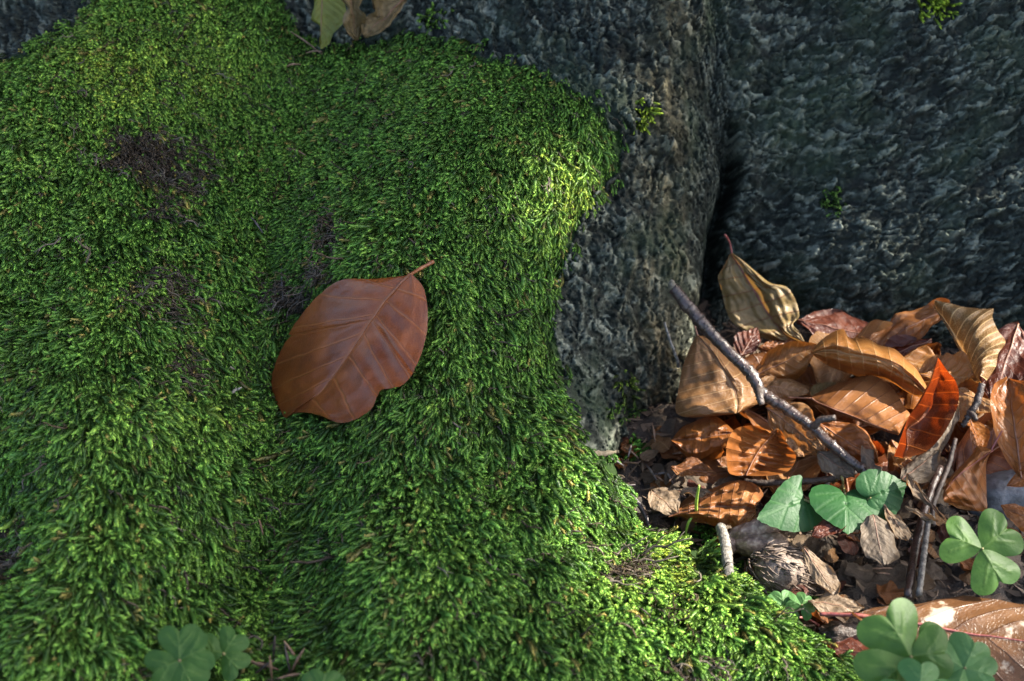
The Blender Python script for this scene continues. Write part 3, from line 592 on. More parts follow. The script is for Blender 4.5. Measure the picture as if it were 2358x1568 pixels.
def leaf(B, T, nrm, m, label, left=None, right=None, kl=.3, kr=.3, bend=0., twist=0., fold=0., pleat=.0035, crinkle=.022, N=8, sweep=2.2, seed=1, nu=56, nv=37, stalk=None, stalkm='stalk', mid=True, bendp=1., wl=1., wr=1., name='beech_leaf', cat='leaf', group=None, hole=None, teeth=.006, edge=.12, drape=None):
    B = np.asarray(B); T = np.asarray(T); G, uvv = leaf_shape(left, right, kl, kr, bend, twist, fold, pleat, crinkle, N, sweep, seed, nu, nv, teeth, bendp, wl, wr, edge)
    mj = nv//2; fr = frame(B, T, np.asarray(nrm, float), (G[0, mj], G[-1, mj])); Wd = fr(G.reshape(-1, 3)).reshape(G.shape)
    if drape:                                          # lie on the cushion: no nearer to the bark than its moss is thick
        q = Wd.reshape(-1, 3)-CAM; dl = np.linalg.norm(q, axis=1); qn = q/dl[:, None]
        ds = np.array([(BV_T.ray_cast(Vector(CAM), Vector(k))[3] or 9.0) for k in qn]).reshape(nu, nv)
        for _ in range(14):
            e = np.pad(ds, 1, mode='edge'); ds = (e[:-2, 1:-1]+e[2:, 1:-1]+e[1:-1, :-2]+e[1:-1, 2:]+ds)/5
        dn = np.minimum(dl.reshape(nu, nv), ds-drape); Wd = CAM+qn.reshape(nu, nv, 3)*dn[..., None]
    root = thing(name, label, cat, B, group)
    ii = np.arange(nu*nv).reshape(nu, nv); F = np.stack([ii[:-1, :-1], ii[1:, :-1], ii[1:, 1:], ii[:-1, 1:]], -1).reshape(-1, 4)
    if hole:
        cu = uvv[:-1, :-1].reshape(-1, 2); k = np.ones(len(F), bool)
        for hu, hv, ha, hb in hole: k &= ((cu[:, 0]-hu)/ha)**2+((cu[:, 1]-hv)/hb)**2+.35*vnoise(cu[:, 0]*26, cu[:, 1]*14, seed) > 1
        F = F[k]
    bl = mesh_obj('blade', Wd.reshape(-1, 3), F, M[m], root, uv=uvv.reshape(-1, 2), origin=B)
    Lw = np.linalg.norm(T-B); nn = np.asarray(nrm)/np.linalg.norm(nrm)
    if mid:
        c = Wd[:, mj][::4]; c = c[:max(3, int(len(c)*.86))]; v, f = tube(c, [.011*Lw*.9, .008*Lw, .005*Lw, .002*Lw], 6, smooth=2); mesh_obj('midrib', v, f, M[stalkm], bl, origin=B)
    if stalk:
        v, f = tube([B+(T-B)*.012]+[np.asarray(s) for s in stalk], [.0095*Lw, .0095*Lw, .010*Lw], 7, rough=.05, smooth=5); mesh_obj('stalk', v, f, M[stalkm], root, origin=B)
    return root
def facing(B, T, roll=0.0):
    """normal of a leaf from B to T whose width runs square to its length as seen from the front, rolled about its length"""
    X = T-B; X = X/np.linalg.norm(X); r, u_, c = X@RGT, X@UPV, -X@FWD; q = math.hypot(r, u_)
    Y = RGT*(-u_/q)+UPV*(r/q); Z = np.cross(X, Y); return Z*math.cos(roll)+np.cross(X, Z)*math.sin(roll)
def LF(b, t, n, *a, **k):
    f = lambda q: PZ(q[0], q[1], q[2]) if q[2] < .3 else P(*q)
    if k.get('stalk'): k['stalk'] = [f(s) for s in k['stalk']]
    return leaf(f(b), f(t), facing(f(b), f(t), n) if isinstance(n, (int, float)) else camvec(*n), *a, **k)

Z2 = lambda x, y: (1473.8+x*.375, 506.6+y*.375)       # enlargement grids used when measuring the photograph
Z3 = lambda x, y: (1897.5+x*.2203, 949.9+y*.2203)
Z4 = lambda x, y: (1324.1+x*.2019, 978.7+y*.2019)
ZH = lambda x, y: ((800+x*1.25)/1.737, (800+y*1.25)/1.737)
def leaf_rows(rows, m, label, xf, d0, d1, dl, dr, bl=.004, br=.004, bow=(0, 0), pleat=.0005, crinkle=.0012, seed=1, nu=64, nv=45, stalk=None, stalkm='stalk', surface=None, mid=True, edge=.0015, name='beech_leaf', cat='leaf'):
    """leaf measured row by row: midrib point, left and right vein end; depth along the midrib d0 to d1, edges dl / dr behind it, bulging between"""
    R = []
    for i, r in enumerate(rows):
        a, b, c = xf(*r[0:2]), xf(*r[2:4]), xf(*r[4:6]); R.append([*a, *b, *c])
    R = np.array(R, float); C = catmull(R, 8); t0 = np.linspace(0, 1, len(C)); t = np.linspace(0, 1, nu); C = np.stack([np.interp(t, t0, C[:, k]) for k in range(6)], 1)
    v = np.linspace(-1, 1, nv); av = np.abs(v); px = np.empty((nu, nv)); py = np.empty((nu, nv)); dd = np.empty((nu, nv)); rs = np.random.default_rng(seed)
    for j in range(nv):
        o = 2 if v[j] >= 0 else 4; k = av[j]; w4 = 4*k*(1-k); bx, by = xf(*bow)[0]-xf(0, 0)[0], xf(*bow)[1]-xf(0, 0)[1]
        jag = .5*vnoise(t*45, t*0+seed+o, seed)*sstep(.75, 1, k)
        px[:, j] = C[:, 0]+(C[:, o]-C[:, 0])*k*(1+.02*jag)+bx*w4; py[:, j] = C[:, 1]+(C[:, o+1]-C[:, 1])*k*(1+.02*jag)+by*w4
        dd[:, j] = d0+(d1-d0)*t+(dl if v[j] >= 0 else dr)*k-(bl if v[j] >= 0 else br)*w4
    Tg, Vg = np.meshgrid(t, v, indexing='ij'); N, sw = NS[M[m].name]; fade = np.sin(np.clip(Tg, 0, 1)*math.pi)**.4
    off = pleat*np.cos(2*math.pi*N*Tg)*sstep(.03, .3, np.abs(Vg))*fade+crinkle*fbm(Tg*3.3+seed, Vg*1.7+seed*.7, 3, seed)*fade+edge*np.abs(Vg)**5*vnoise(Tg*4+seed, Vg*.5, seed+7)
    if surface is not None:                            # rest on the moss: smooth quadratic through the cushion below
        ds = np.empty((nu, nv))
        for i in range(nu):
            for j in range(nv):
                r = ray(px[i, j], py[i, j]); L = np.linalg.norm(r); ds[i, j] = (BV_T.ray_cast(Vector(CAM), Vector(r/L))[3] or .6)/L
        A = np.stack([np.ones(ds.size), px.ravel()/1e3, py.ravel()/1e3, (px.ravel()/1e3)**2, (py.ravel()/1e3)**2, px.ravel()*py.ravel()/1e6], 1)
        dd = (A@np.linalg.lstsq(A, ds.ravel(), rcond=None)[0]).reshape(nu, nv); dd = dd-np.percentile(surface-(ds-dd), 90)-bl*4*np.abs(Vg)*(1-np.abs(Vg))*.3
    W = np.empty((nu, nv, 3))
    for i in range(nu):
        for j in range(nv): W[i, j] = P(px[i, j], py[i, j], dd[i, j]-off[i, j])
    B = W[0, nv//2]; root = thing(name, label, cat, B); ii = np.arange(nu*nv).reshape(nu, nv); F = np.stack([ii[:-1, :-1], ii[1:, :-1], ii[1:, 1:], ii[:-1, 1:]], -1).reshape(-1, 4)
    uvv = np.stack([Tg+sw/N*np.abs(Vg)**1.15, Vg], -1)
    bl_ = mesh_obj('blade', W.reshape(-1, 3), F, M[m], root, uv=uvv.reshape(-1, 2), origin=B)
    Lw = np.linalg.norm(W[-1, nv//2]-B)
    if mid:
        c = W[:, nv//2][::4]-FWD*.0002; c = c[:max(3, int(len(c)*.86))]; vv, ff = tube(c, [.009*Lw, .0065*Lw, .004*Lw, .0015*Lw], 6, smooth=2); mesh_obj('midrib', vv, ff, M[stalkm], bl_, origin=B)
    if stalk: 
        vv, ff = tube([W[1, nv//2]]+[np.asarray(k) for k in stalk], [.009*Lw, .0095*Lw, .011*Lw], 7, rough=.05, smooth=5); mesh_obj('stalk', vv, ff, M[stalkm], root, origin=B)
    return root
# the russet leaf lying on the moss
leaf_rows([(672,237,668,240,680,238),(640,268,560,252,715,280),(615,297,455,255,728,350),(595,318,385,300,726,420),(575,345,330,360,709,490),(556,374,284,428,685,545),(552,380,291,433,676,562),(540,395,264,470,648,592),(515,435,236,540,607,603),(485,480,229,590,575,612),(455,525,238,630,548,668),(420,572,250,660,490,705),(380,620,262,682,440,712),(330,655,268,692,385,690),(290,688,275,698,320,676)], 'hero', 'large glossy russet beech leaf with nibbled tip lying flat on the moss', ZH, 0, 0, 0, 0, bl=.004, br=.004, pleat=.0004, crinkle=.0010, seed=4, nu=120, nv=81, stalkm='rib', surface=.0130, edge=.002, stalk=[PS(965,620,.018), PS(998,602,.016)])
# measured leaves of the pile
leaf_rows([(560,205,568,203,553,208),(595,260,640,255,510,290),(635,325,710,315,478,350),(680,400,800,385,500,430),(725,475,900,410,522,530),(770,550,955,490,560,620),(820,620,978,590,640,680),(880,690,940,640,740,720),(940,730,980,690,850,750),(1000,752,1010,745,980,758)], 'olive', 'pale olive withered beech leaf leaning on the trunk with its stalk pointing up', Z2, .700, .690, -.004, .004, .003, .003, pleat=0.00030, crinkle=0.00375, seed=3, stalk=[(P(1680,558,.698)), (P(1669,540,.694))], stalkm='redstalk')
leaf_rows([(2095,1000,2085,1003,2130,985),(2065,990,2053,992,2185,900),(2045,975,2033,975,2200,820),(2030,940,2018,940,2245,750),(2020,900,2008,900,2200,680),(2000,850,1988,852,2165,600),(1975,800,1963,802,2170,545),(1940,730,1928,734,2120,545),(1900,660,1888,664,2000,535),(1860,600,1848,604,1920,515),(1820,550,1812,554,1850,508)], 'striped', 'pleated tan beech leaf with pale ribs standing on edge against the trunk', Z2, .634, .662, .002, -.004, .0, .006, bow=(-26,-34), pleat=0.00088, crinkle=0.00175, seed=9, nu=90, mid=False)
leaf_rows([(1060,815,1056,800,1062,830),(1130,800,1110,738,1140,885),(1200,800,1195,682,1215,920),(1270,820,1250,672,1290,945),(1340,830,1290,724,1350,962),(1420,845,1385,720,1430,968),(1500,870,1470,768,1500,975),(1580,905,1560,790,1560,1005),(1640,950,1640,860,1630,1050),(1700,1000,1700,920,1690,1080),(1750,1050,1755,1010,1735,1090),(1768,1060,1768,1040,1760,1080)], 'ochre', 'rolled ochre beech leaf curled into a tube across the pile', Z2, .643, .618, .016, .020, .008, .009, pleat=0.00034, crinkle=0.00275, seed=11, mid=False, nu=80)
leaf_rows([(350,708,345,706,358,706),(385,745,312,770,410,715),(430,795,288,830,440,740),(470,850,262,900,480,780),(510,915,245,985,560,850),(545,975,232,1060,640,930),(575,1030,220,1115,720,1010),(592,1085,228,1190,745,1090),(597,1140,330,1213,720,1130),(593,1185,560,1192,625,1178)], 'tan', 'broad light tan beech leaf propped against the bark ridge left of the twig', Z2, .648, .627, .008, .012, .004, .005, pleat=0.00019, crinkle=0.00225, seed=17, nu=80, nv=51, stalk=[P(1600,750,.648), P(1601,744,.648)])
leaf_rows([(1052,1092,1060,1075,1048,1100),(1090,1120,1200,1010,1085,1130),(1140,1140,1330,965,1135,1152),(1200,1165,1430,955,1195,1180),(1270,1190,1520,1000,1265,1207),(1350,1222,1580,1070,1345,1238),(1430,1255,1625,1150,1425,1268),(1510,1285,1657,1195,1505,1297),(1560,1305,1625,1250,1556,1314),(1590,1315,1600,1300,1588,1320)], 'brown', 'flat brown beech leaf with straight side veins in the middle of the pile', Z2, .640, .607, .010, .002, .003, .0, pleat=0.00015, crinkle=0.00187, seed=18, nu=80, stalk=[P(1838,916,.644), P(1815,915,.646)])
leaf_rows([(1560,1450,1622,1462,1660,1455),(1590,1370,1648,1385,1760,1420),(1625,1270,1642,1290,1850,1330),(1655,1200,1715,1240,1910,1230),(1700,1130,1790,1150,1950,1140),(1740,1060,1803,1070,1958,1060),(1775,990,1840,965,1935,985),(1800,925,1838,900,1890,930),(1822,865,1834,862,1845,865),(1828,846,1831,846,1833,848)], 'red', 'glowing orange-red beech leaf folded lengthwise and standing upright', Z2, .600, .606, -.020, -.010, .004, -.003, pleat=0.00015, crinkle=0.00150, seed=20, nu=80, nv=61, mid=False)
leaf_rows([(578,1305,575,1330,572,1290),(520,1315,540,1385,500,1225),(450,1325,450,1430,440,1200),(380,1338,370,1470,370,1222),(310,1345,310,1475,310,1248),(250,1350,250,1420,255,1275),(190,1352,195,1358,195,1345)], 'orange', 'smooth orange-brown beech leaf arched over the litter beside the bark foot', Z2, .630, .634, -.001, .012, .003, .004, pleat=0.00015, crinkle=0.00250, seed=25)
leaf_rows([(650,1568,590,1570,720,1572),(668,1530,545,1550,830,1566),(690,1485,533,1480,905,1545),(715,1440,530,1400,950,1490),(745,1395,548,1330,955,1440),(775,1360,590,1280,925,1400),(805,1330,670,1262,900,1370),(830,1305,740,1270,885,1330),(850,1280,800,1310,868,1295)], 'orange', 'cupped shiny brown beech leaf like a bowl with curled rim', Z2, .608, .618, -.014, -.009, -.005, -.004, bow=(-12,0), pleat=0.00112, crinkle=0.00200, seed=28, nu=80, nv=57, edge=.004)
leaf_rows([(1065,1048,1070,1040,1075,1052),(1180,1000,1180,915,1200,1050),(1300,965,1300,815,1290,1090),(1420,945,1430,755,1400,1112),(1540,935,1570,720,1500,1125),(1660,930,1700,665,1640,1160),(1780,930,1830,632,1760,1135),(1880,930,1970,640,1835,1235),(1970,940,2080,690,1950,1160),(2030,955,2150,800,2040,1060),(2062,965,2065,870,2065,1000)], 'brown', 'crumpled shiny brown beech leaf humped over the moss patch', Z4, .603, .595, .018, .002, .005, .004, pleat=0.00027, crinkle=0.00500, seed=30, nu=90, nv=57, edge=.004)
leaf_rows([(1765,398,1720,450,1690,360),(1680,455,1695,560,1600,350),(1600,510,1697,720,1550,430),(1520,565,1700,880,1470,520),(1440,625,1700,1020,1400,590),(1370,690,1600,1025,1330,660),(1310,760,1480,985,1280,740),(1265,830,1350,950,1250,830),(1245,890,1260,940,1240,890)], 'orange', 'bright orange beech leaf with a long reddish stalk in the litter', Z3, .588, .574, .002, .008, .004, .003, pleat=0.00027, crinkle=0.00225, seed=33, nu=70, stalk=[P(2285,1032,.588), P(2300,1005,.587), P(2308,992,.586)], stalkm='redstalk')
# pile against the trunk, back to front
LF((2025,775,.690),(1838,735,.694),(.0,.60,.8),'maroon','dark red-brown beech leaf wedged flat between trunk and rolled ochre leaf', kl=-0.75, kr=-0.60, crinkle=0.034, wl=1.0, wr=1.2, seed=5)
LF((2190,702,.672),(1990,812,.675),(.1,.7,.7),'brown','wrinkled rust brown beech leaf lying against the trunk behind the pile', kl=0.60, kr=-0.75, crinkle=0.052, wl=.8, wr=.9, seed=6)
LF((2145,780,.664),(1985,842,.666),(-.2,.8,.55),'maroon','narrow dark maroon beech leaf pressed under the striped leaf', kl=0.90, kr=0.60, crinkle=0.034, wl=.7, wr=.7, seed=7)
LF((2345,745,.660),(2285,930,.640),(-.2,.5,1),'maroon','purple-brown beech leaf standing behind the striped tan leaf', wl=.9, wr=1.0, kl=0.45, kr=-0.60, crinkle=0.034, seed=8)
LF((2105,868,.648),(2245,868,.636),(.05,.7,.7),'ochre','crumpled ochre beech leaf tucked below the striped tan leaf', left=[(0,0),(.1,.2),(.3,.36),(.55,.40),(.8,.42),(.92,.25),(1,0)], right=[(0,0),(.3,.25),(.7,.25),(1,0)], kl=0.75, kr=0.45, pleat=.016, crinkle=0.057, N=6, seed=10)
LF((1725,870,.672),(1890,795,.664),(-.1,.45,.9),'ochre','curled pale ochre beech leaf behind the long leaning twig', kl=1.35, kr=-1.35, wl=.75, wr=.9, crinkle=0.034, seed=12)
LF((1705,822,.680),(1745,755,.690),(-.3,.3,1),'maroon','small dark ribbed leaf poking up behind the long leaning twig', wl=1.2, wr=.9, pleat=.02, N=5, crinkle=0.023, seed=13)
LF((1745,800,.69),(1850,795,.685),(0,.7,.7),'orange','ribbed orange leaf sliver lying below the olive leaf', wl=.8, wr=.6, pleat=.02, N=7, crinkle=0.034, seed=14)
LF((1740,885,.655),(1862,905,.648),(.1,.5,.9),'tan','twisted light brown beech leaf under the upper end of the rolled leaf', left=[(0,0),(.15,.28),(.4,.42),(.7,.45),(.9,.35),(1,.05)], right=[(0,0),(.3,.30),(.7,.30),(1,0)], kl=-1.20, kr=-1.35, crinkle=0.057, seed=15)
LF((1868,915,.648),(1925,880,.655),(0,.8,.5),'olive','yellowish leaf piece glimpsed beneath the rolled ochre leaf', wl=1.1, wr=1.1, seed=16)
LF((2195,895,.636),(2310,945,.612),(.05,.7,.75),'tan','crinkled grey-tan leaf lying behind the forked twig stub', left=[(0,0),(.1,.22),(.3,.36),(.6,.36),(.85,.22),(1,0)], kl=-1.05, kr=-1.05, crinkle=0.057, seed=19)
LF((2205,930,.612),(2128,1048,.602),(.2,.25,1),'grey','pale grey-beige leaf curling out beside the glowing red leaf', left=[(0,0),(.15,.16),(.4,.20),(.55,.22),(.7,.30),(.85,.26),(1,.02)], right=[(0,0),(.3,.04),(.7,.05),(1,0)], kl=-1.20, kr=0.75, crinkle=0.040, pleat=.004, seed=21)
LF((2075,1105,.588),(2165,1035,.590),(-.2,.4,1),'grey','dull brown leaf edge curling under the red leaf', wl=.9, wr=1.1, kl=-1.35, kr=-0.90, crinkle=0.046, seed=22)
LF((2352,1100,.580),(2322,872,.610),(-.45,.25,1),'orange','big russet beech leaf standing upright at the far side of the twig stub', left=[(0,0),(.15,.10),(.4,.20),(.7,.22),(.9,.12),(1,0)], wr=1.3, kl=1.05, kr=0.60, fold=.2, crinkle=0.029, seed=23, nu=70)
LF((2232,960,.618),(2262,1040,.602),(.3,.4,1),'orange','small orange leaf curled behind the forked twig stub', wl=.9, wr=.9, kl=1.20, kr=0.90, crinkle=0.034, seed=24)
LF((1765,938,.634),(1905,1045,.612),0.2,'tan','wavy brown beech leaf under the middle of the long twig', wl=1.05, wr=.9, kl=0.45, kr=-1.05, pleat=.007, crinkle=0.057, N=6, seed=26, nu=70)
LF((1888,975,.622),(2022,1062,.606),-0.2,'orange','creased orange-brown beech leaf under the lower end of the long twig', wl=1.15, wr=.95, kl=-0.90, kr=-0.75, pleat=.008, crinkle=0.057, N=6, seed=27, nu=70)
LF((1850,1050,.604),(1812,1010,.612),(.3,.3,1),'tan','small curled leaf scrap at the rim of the cupped leaf', wl=1.2, wr=1.2, kl=-1.50, kr=-1.50, crinkle=0.057, seed=29)
LF((1882,1042,.608),(1968,1098,.598),(-.1,.55,.9),'grey','curled grey-brown leaf with a pale rim under the twig foot', wl=1.1, wr=.9, kl=1.35, kr=-0.75, crinkle=0.057, seed=31)
LF((2012,1105,.594),(2012,1035,.604),(-.05,.1,1),'grey','torn grey leaf remnant with a V notch standing beside the twig foot', left=[(0,.05),(.2,.18),(.5,.30),(.8,.36),(.96,.38),(1,.3)], right=[(0,.05),(.2,.16),(.4,.22),(.45,.05),(.5,.02),(1,.0)], kl=0.45, kr=0.60, crinkle=0.046, seed=32)
LF((2410,1210,.570),(2305,1165,.578),(0,.6,.8),'orange','orange-brown leaf lying beside the grey stone lump', wl=1.0, wr=1.0, kl=-0.90, kr=-0.60, crinkle=0.046, seed=34)
LF((2400,1080,.582),(2318,1120,.582),(-.2,.4,1),'orange','small folded orange leaf beside the stone lump', wl=1., wr=.7, kl=1.20, kr=0.75, seed=35)
LF((2175,1195,.575),(2090,1090,.582),(-.2,.5,1),'beige','bleached skeleton leaf curled in a thin arc over the dark twigs', left=[(0,0),(.1,.03),(.5,.06),(.65,.22),(.85,.16),(1,.02)], right=[(0,0),(.3,.04),(.8,.05),(1,0)], bend=1.1, kl=1.20, kr=0.75, crinkle=0.057, seed=36)
LF((2160,1200,.572),(2085,1165,.576),(-.2,.6,.9),'beige','frayed bleached leaf scrap hooked over the pale twig end', left=[(0,0),(.3,.10),(.6,.12),(1,.02)], wr=.9, bend=.8, kl=1.20, kr=1.50, crinkle=0.069, seed=37)
LF((2035,1160,.584),(2090,1245,.574),(.05,.5,1),'beige','pale beige twisted leaf hanging below the heart-shaped leaves', left=[(0,0),(.2,.18),(.45,.16),(.7,.30),(.9,.20),(1,.02)], right=[(0,0),(.3,.18),(.6,.28),(.85,.18),(1,0)], kl=-1.20, kr=1.05, twist=.7, crinkle=0.057, seed=38)
LF((2010,1185,.576),(2035,1300,.568),(0,.6,.9),'grey','flat dull brown leaf with a ragged lower edge in the litter', left=[(0,.1),(.15,.28),(.4,.34),(.7,.36),(.9,.34),(.96,.20),(1,.1)], right=[(0,.1),(.2,.28),(.5,.34),(.8,.30),(.9,.10),(1,.05)], kl=-0.30, kr=-0.45, crinkle=0.034, seed=39)
LF((1948,1200,.580),(1868,1235,.576),(-.1,.5,.9),'maroon','dark shrivelled leaf crouched under the heart-shaped leaves', wl=1.0, wr=1.1, kl=1.35, kr=-0.90, crinkle=0.069, seed=40)
LF((1850,1260,.573),(1925,1370,.563),(0,.6,.9),'beige','smooth pale leaf half lying under the spiny husk', left=[(0,.02),(.3,.16),(.6,.22),(.85,.22),(1,.05)], right=[(0,.02),(.3,.14),(.7,.18),(1,.05)], kl=-0.60, kr=-0.75, crinkle=0.023, seed=41)
LF((1860,1385,.562),(1990,1400,.560),(0,.8,.6),'beige','beige leaf flake on the litter beside the tiny clover', wl=.9, wr=.9, crinkle=0.057, seed=42)
LF((1962,1415,.545),(2520,1500,.525),(.0,.62,.8),'blotched','large blurred brown leaf with pale blotches lying in front', left=[(0,0),(.08,.06),(.2,.13),(.35,.20),(.5,.23),(.7,.22),(.9,.12),(1,0)], right=[(0,0),(.1,.08),(.3,.20),(.5,.26),(.7,.24),(.9,.12),(1,0)], kl=-0.52, kr=-0.45, pleat=.004, crinkle=0.011, N=7, seed=43, nu=70, stalk=[(1920,1415,.548),(1888,1414,.55)], stalkm='redstalk')
LF((2130,1520,.528),(1905,1490,.540),(0,.75,.7),'maroon','purplish brown leaf lying between moss root and clover', wl=1.0, wr=1.0, kl=-0.45, kr=-0.60, crinkle=0.023, seed=44)
LF((1500,1130,.612),(1560,1180,.602),(0,.7,.7),'beige','speckled pale leaf flake in the litter beside the moss edge', wl=1.5, wr=1.3, crinkle=0.057, seed=45)
LF((1545,1075,.618),(1650,1090,.612),(0,.75,.7),'brown','dark brown leaf lying in shade under the orange-brown leaf', wl=1., wr=.9, crinkle=0.046, seed=46)
LF((1560,1130,.610),(1640,1135,.606),(0,.75,.6),'beige','pale layered leaf scrap in the litter behind the grass sprout', wl=.7, wr=.8, crinkle=0.069, seed=47)
rs = np.random.default_rng(77)
for k, (x, y, hz) in enumerate([(1620,1000,.006),(1700,960,.010),(1760,1050,.006),(1830,1075,.005),(1900,930,.014),(1960,1080,.005),(2040,960,.012),(2100,860,.022),(1800,890,.016),(2050,830,.024),(1930,850,.022),(2240,1000,.010),(2300,1040,.008),(2330,960,.016),(2180,930,.016),(1660,1070,.005),(2150,1090,.006),(2280,880,.024)]):
    a = rs.random()*6.28; c = PZ(x, y, hz); L = rs.uniform(.045, .062); d = np.array([math.cos(a), math.sin(a), rs.normal()*.18]); d /= np.linalg.norm(d)
    leaf(c-d*L/2, c+d*L/2, np.array([rs.normal()*.35, -.25+rs.normal()*.25, 1.0]), ['orange', 'brown', 'ochre', 'tan', 'brown', 'red', 'orange'][k % 7], ['orange', 'plain brown', 'golden', 'light tan', 'plain brown', 'rust red', 'orange'][k % 7]+' beech leaf buried low between the curled leaves of the pile', kl=rs.normal()*.9, kr=rs.normal()*.9, bend=rs.normal()*.5, crinkle=.045, pleat=.006, N=7, seed=200+k, nu=40, nv=25, group='leaves buried in the pile')
# withered leaves in the hollow above
LF((742,-30,.735),(738,112,.735),(-.1,.1,1),'topolive','yellow-olive withered leaf with a spiky edge in the upper hollow', left=[(0,.2),(.2,.38),(.4,.45),(.55,.40),(.75,.22),(.9,.18),(1,.03)], right=[(0,.2),(.2,.12),(.55,.20),(.62,.03),(.75,.02),(1,.0)], kl=.3, kr=.4, crinkle=.02, seed=48)
LF((800,-40,.722),(822,92,.728),(.25,.0,1),'withered','brown withered leaf with a ragged rim hanging beside the yellow-olive leaf', left=[(0,.2),(.25,.26),(.45,.10),(.52,.22),(.7,.20),(.85,.14),(1,.03)], right=[(0,.2),(.2,.22),(.42,.05),(.5,.16),(.65,.24),(.85,.16),(1,.03)], kl=.9, kr=.8, crinkle=.06, seed=49)
LF((935,-5,.735),(838,82,.725),(-.1,.3,1),'withered','curled brown withered leaf with an upturned corner in the upper hollow', left=[(0,.02),(.2,.10),(.4,.16),(.6,.22),(.85,.22),(1,.03)], right=[(0,.02),(.2,.26),(.35,.40),(.5,.28),(.58,.10),(.7,.22),(.85,.26),(1,.03)], kl=.9, kr=1.1, crinkle=.07, seed=50)
LF((905,-60,.745),(860,20,.735),(.1,.1,1),'withered','dark crumpled leaf half hidden behind the withered leaves of the hollow', kl=.9, kr=-.9, crinkle=.08, seed=51)

# ------------------------------------------------------------------ twigs
def twig(name, pts, rad, m, label, sides=12, rough=.05, seed=1, cat='twig', nodes=0, spurs=(), end=None, group=None, smooth=10):
    c = catmull(pts, smooth); base = c[-1]; n = len(c); r = np.interp(np.linspace(0, 1, n), np.linspace(0, 1, len(rad)), rad)
    rs = np.random.default_rng(seed); c = c+rs.normal(size=c.shape)*r[:, None]*.06
    for _ in range(nodes):
        k = rs.integers(1, n-1); r[k] *= 1.10+.12*rs.random()
    root = thing(name, label, cat, base, group)
    v, f = tube(c, r, sides, rough, seed, smooth=0); mesh_obj('stem', v, f, M[m], root, origin=base)
    for sp, sr in spurs:
        v, f = tube(sp, sr, 8, .09, seed+3, smooth=6); mesh_obj('spur', v, f, M['darktwig'], root, origin=base)
    if end is not None:
        v, f = tube(end[0], end[1], 7, .22, seed+5, smooth=2); mesh_obj('broken_end', v, f, M['pale'], root, origin=base)
    return root
tw = [P(1549,662,.630), P(1610,735,.628), P(1670,802,.624), P(1728,858,.620), P(1755,905,.617), P(1812,942,.613), P(1872,985,.608), P(1915,1025,.603), P(1960,1062,.600), P(1998,1090,.598)]
twig('fallen_twig', tw, [.0026,.0028,.0026,.0026,.0025,.0024,.0022,.0021,.0020,.0018], 'twig', 'long shiny purple-brown twig leaning over the leaf pile with a broken pale tip', 14, .035, 5, nodes=16,
  spurs=[([P(1748,895,.617), P(1750,915,.612), P(1755,932,.611)], [.0021,.0017,.0013]), ([P(1874,984,.607), P(1888,968,.603), P(1924,961,.600)], [.0019,.0014,.0014])],
  end=([P(1551,664,.6298), P(1547,653,.630), P(1546,643,.6302)], [.0025,.0019,.0003]))
twig('dead_twig', [PZ(1715,1108,.012), PZ(1760,1112,.014), PZ(1850,1108,.017), PZ(1920,1102,.019), PZ(1955,1092,.021), PZ(1992,1078,.023)], [.0011,.0014,.0014,.0015,.0013,.0011], 'darktwig', 'thin dark twig lying level behind the heart-shaped leaves', 9, .08, 6, spurs=[([PZ(1910,1104,.018), PZ(1900,1125,.016), PZ(1890,1142,.012)], [.0012,.0010,.0008])])
twig('lichen_twig', [PZ(1660,1214,.022), PZ(1671,1255,.026), PZ(1677,1310,.030), PZ(1682,1368,.034)], [.0022,.0021,.0021,.0020], 'greytwig', 'short pale grey twig with dark specks standing beside the sunlit moss edge', 12, .06, 7, nodes=5)
twig('dark_stick', [PZ(2166,1075,.014), PZ(2140,1140,.011), PZ(2112,1240,.010), PZ(2090,1375,.012)], [.0015,.0017,.0017,.0017], 'twig', 'dark red-brown stick running through the litter beside the clover', 11, .06, 8, nodes=6)
twig('grey_stick', [PZ(2138,1200,.014), PZ(2128,1270,.014), PZ(2116,1370,.013)], [.0011,.0013,.0013], 'greytwig', 'slim grey twig lying alongside the dark red-brown stick', 10, .07, 9, end=([PZ(2138,1202,.0145), PZ(2139,1190,.015), PZ(2141,1182,.016)], [.0018,.0020,.0006]))
twig('peeled_stick', [PZ(2200,1010,.020), PZ(2185,1070,.014), PZ(2150,1160,.010), PZ(2150,1210,.008)], [.0010,.0012,.0012,.0010], 'darktwig', 'peeling dark stick sloping under the bright orange leaf', 10, .09, 10)
twig('forked_stub', [P(2262,884,.596), P(2250,925,.596), P(2232,955,.597), P(2215,982,.599)], [.0014,.0016,.0015,.0010], 'darktwig', 'short dark forked twig stub poking out of the leaf pile', 11, .08, 11, spurs=[([P(2232,948,.597), P(2243,958,.594), P(2248,966,.592)], [.0014,.0012,.0009])])
twig('thin_stalk', [P(1530,742,.655), P(1545,790,.652), P(1560,830,.655), P(1563,845,.657)], [.0006,.0007,.0008,.0009], 'greytwig', 'thin bare leaf stalk leaning against the bark ridge', 7, .05, 12)
twig('wood_splinter', [PS(1330,1038,.003), PS(1375,1045,.004), PS(1425,1040,.003)], [.0006,.0016,.0008], 'pale', 'pale dry wood splinter between moss edge and bark foot', 7, .12, 13)
twig('hooked_needle', [PZ(1435,1130,.012), PZ(1462,1150,.012), PZ(1485,1185,.008), PZ(1494,1212,.006)], [.0009,.0011,.0010,.0006], 'needledark', 'long curved grey needle lying along the moss edge', 7, .05, 14, cat='needle')

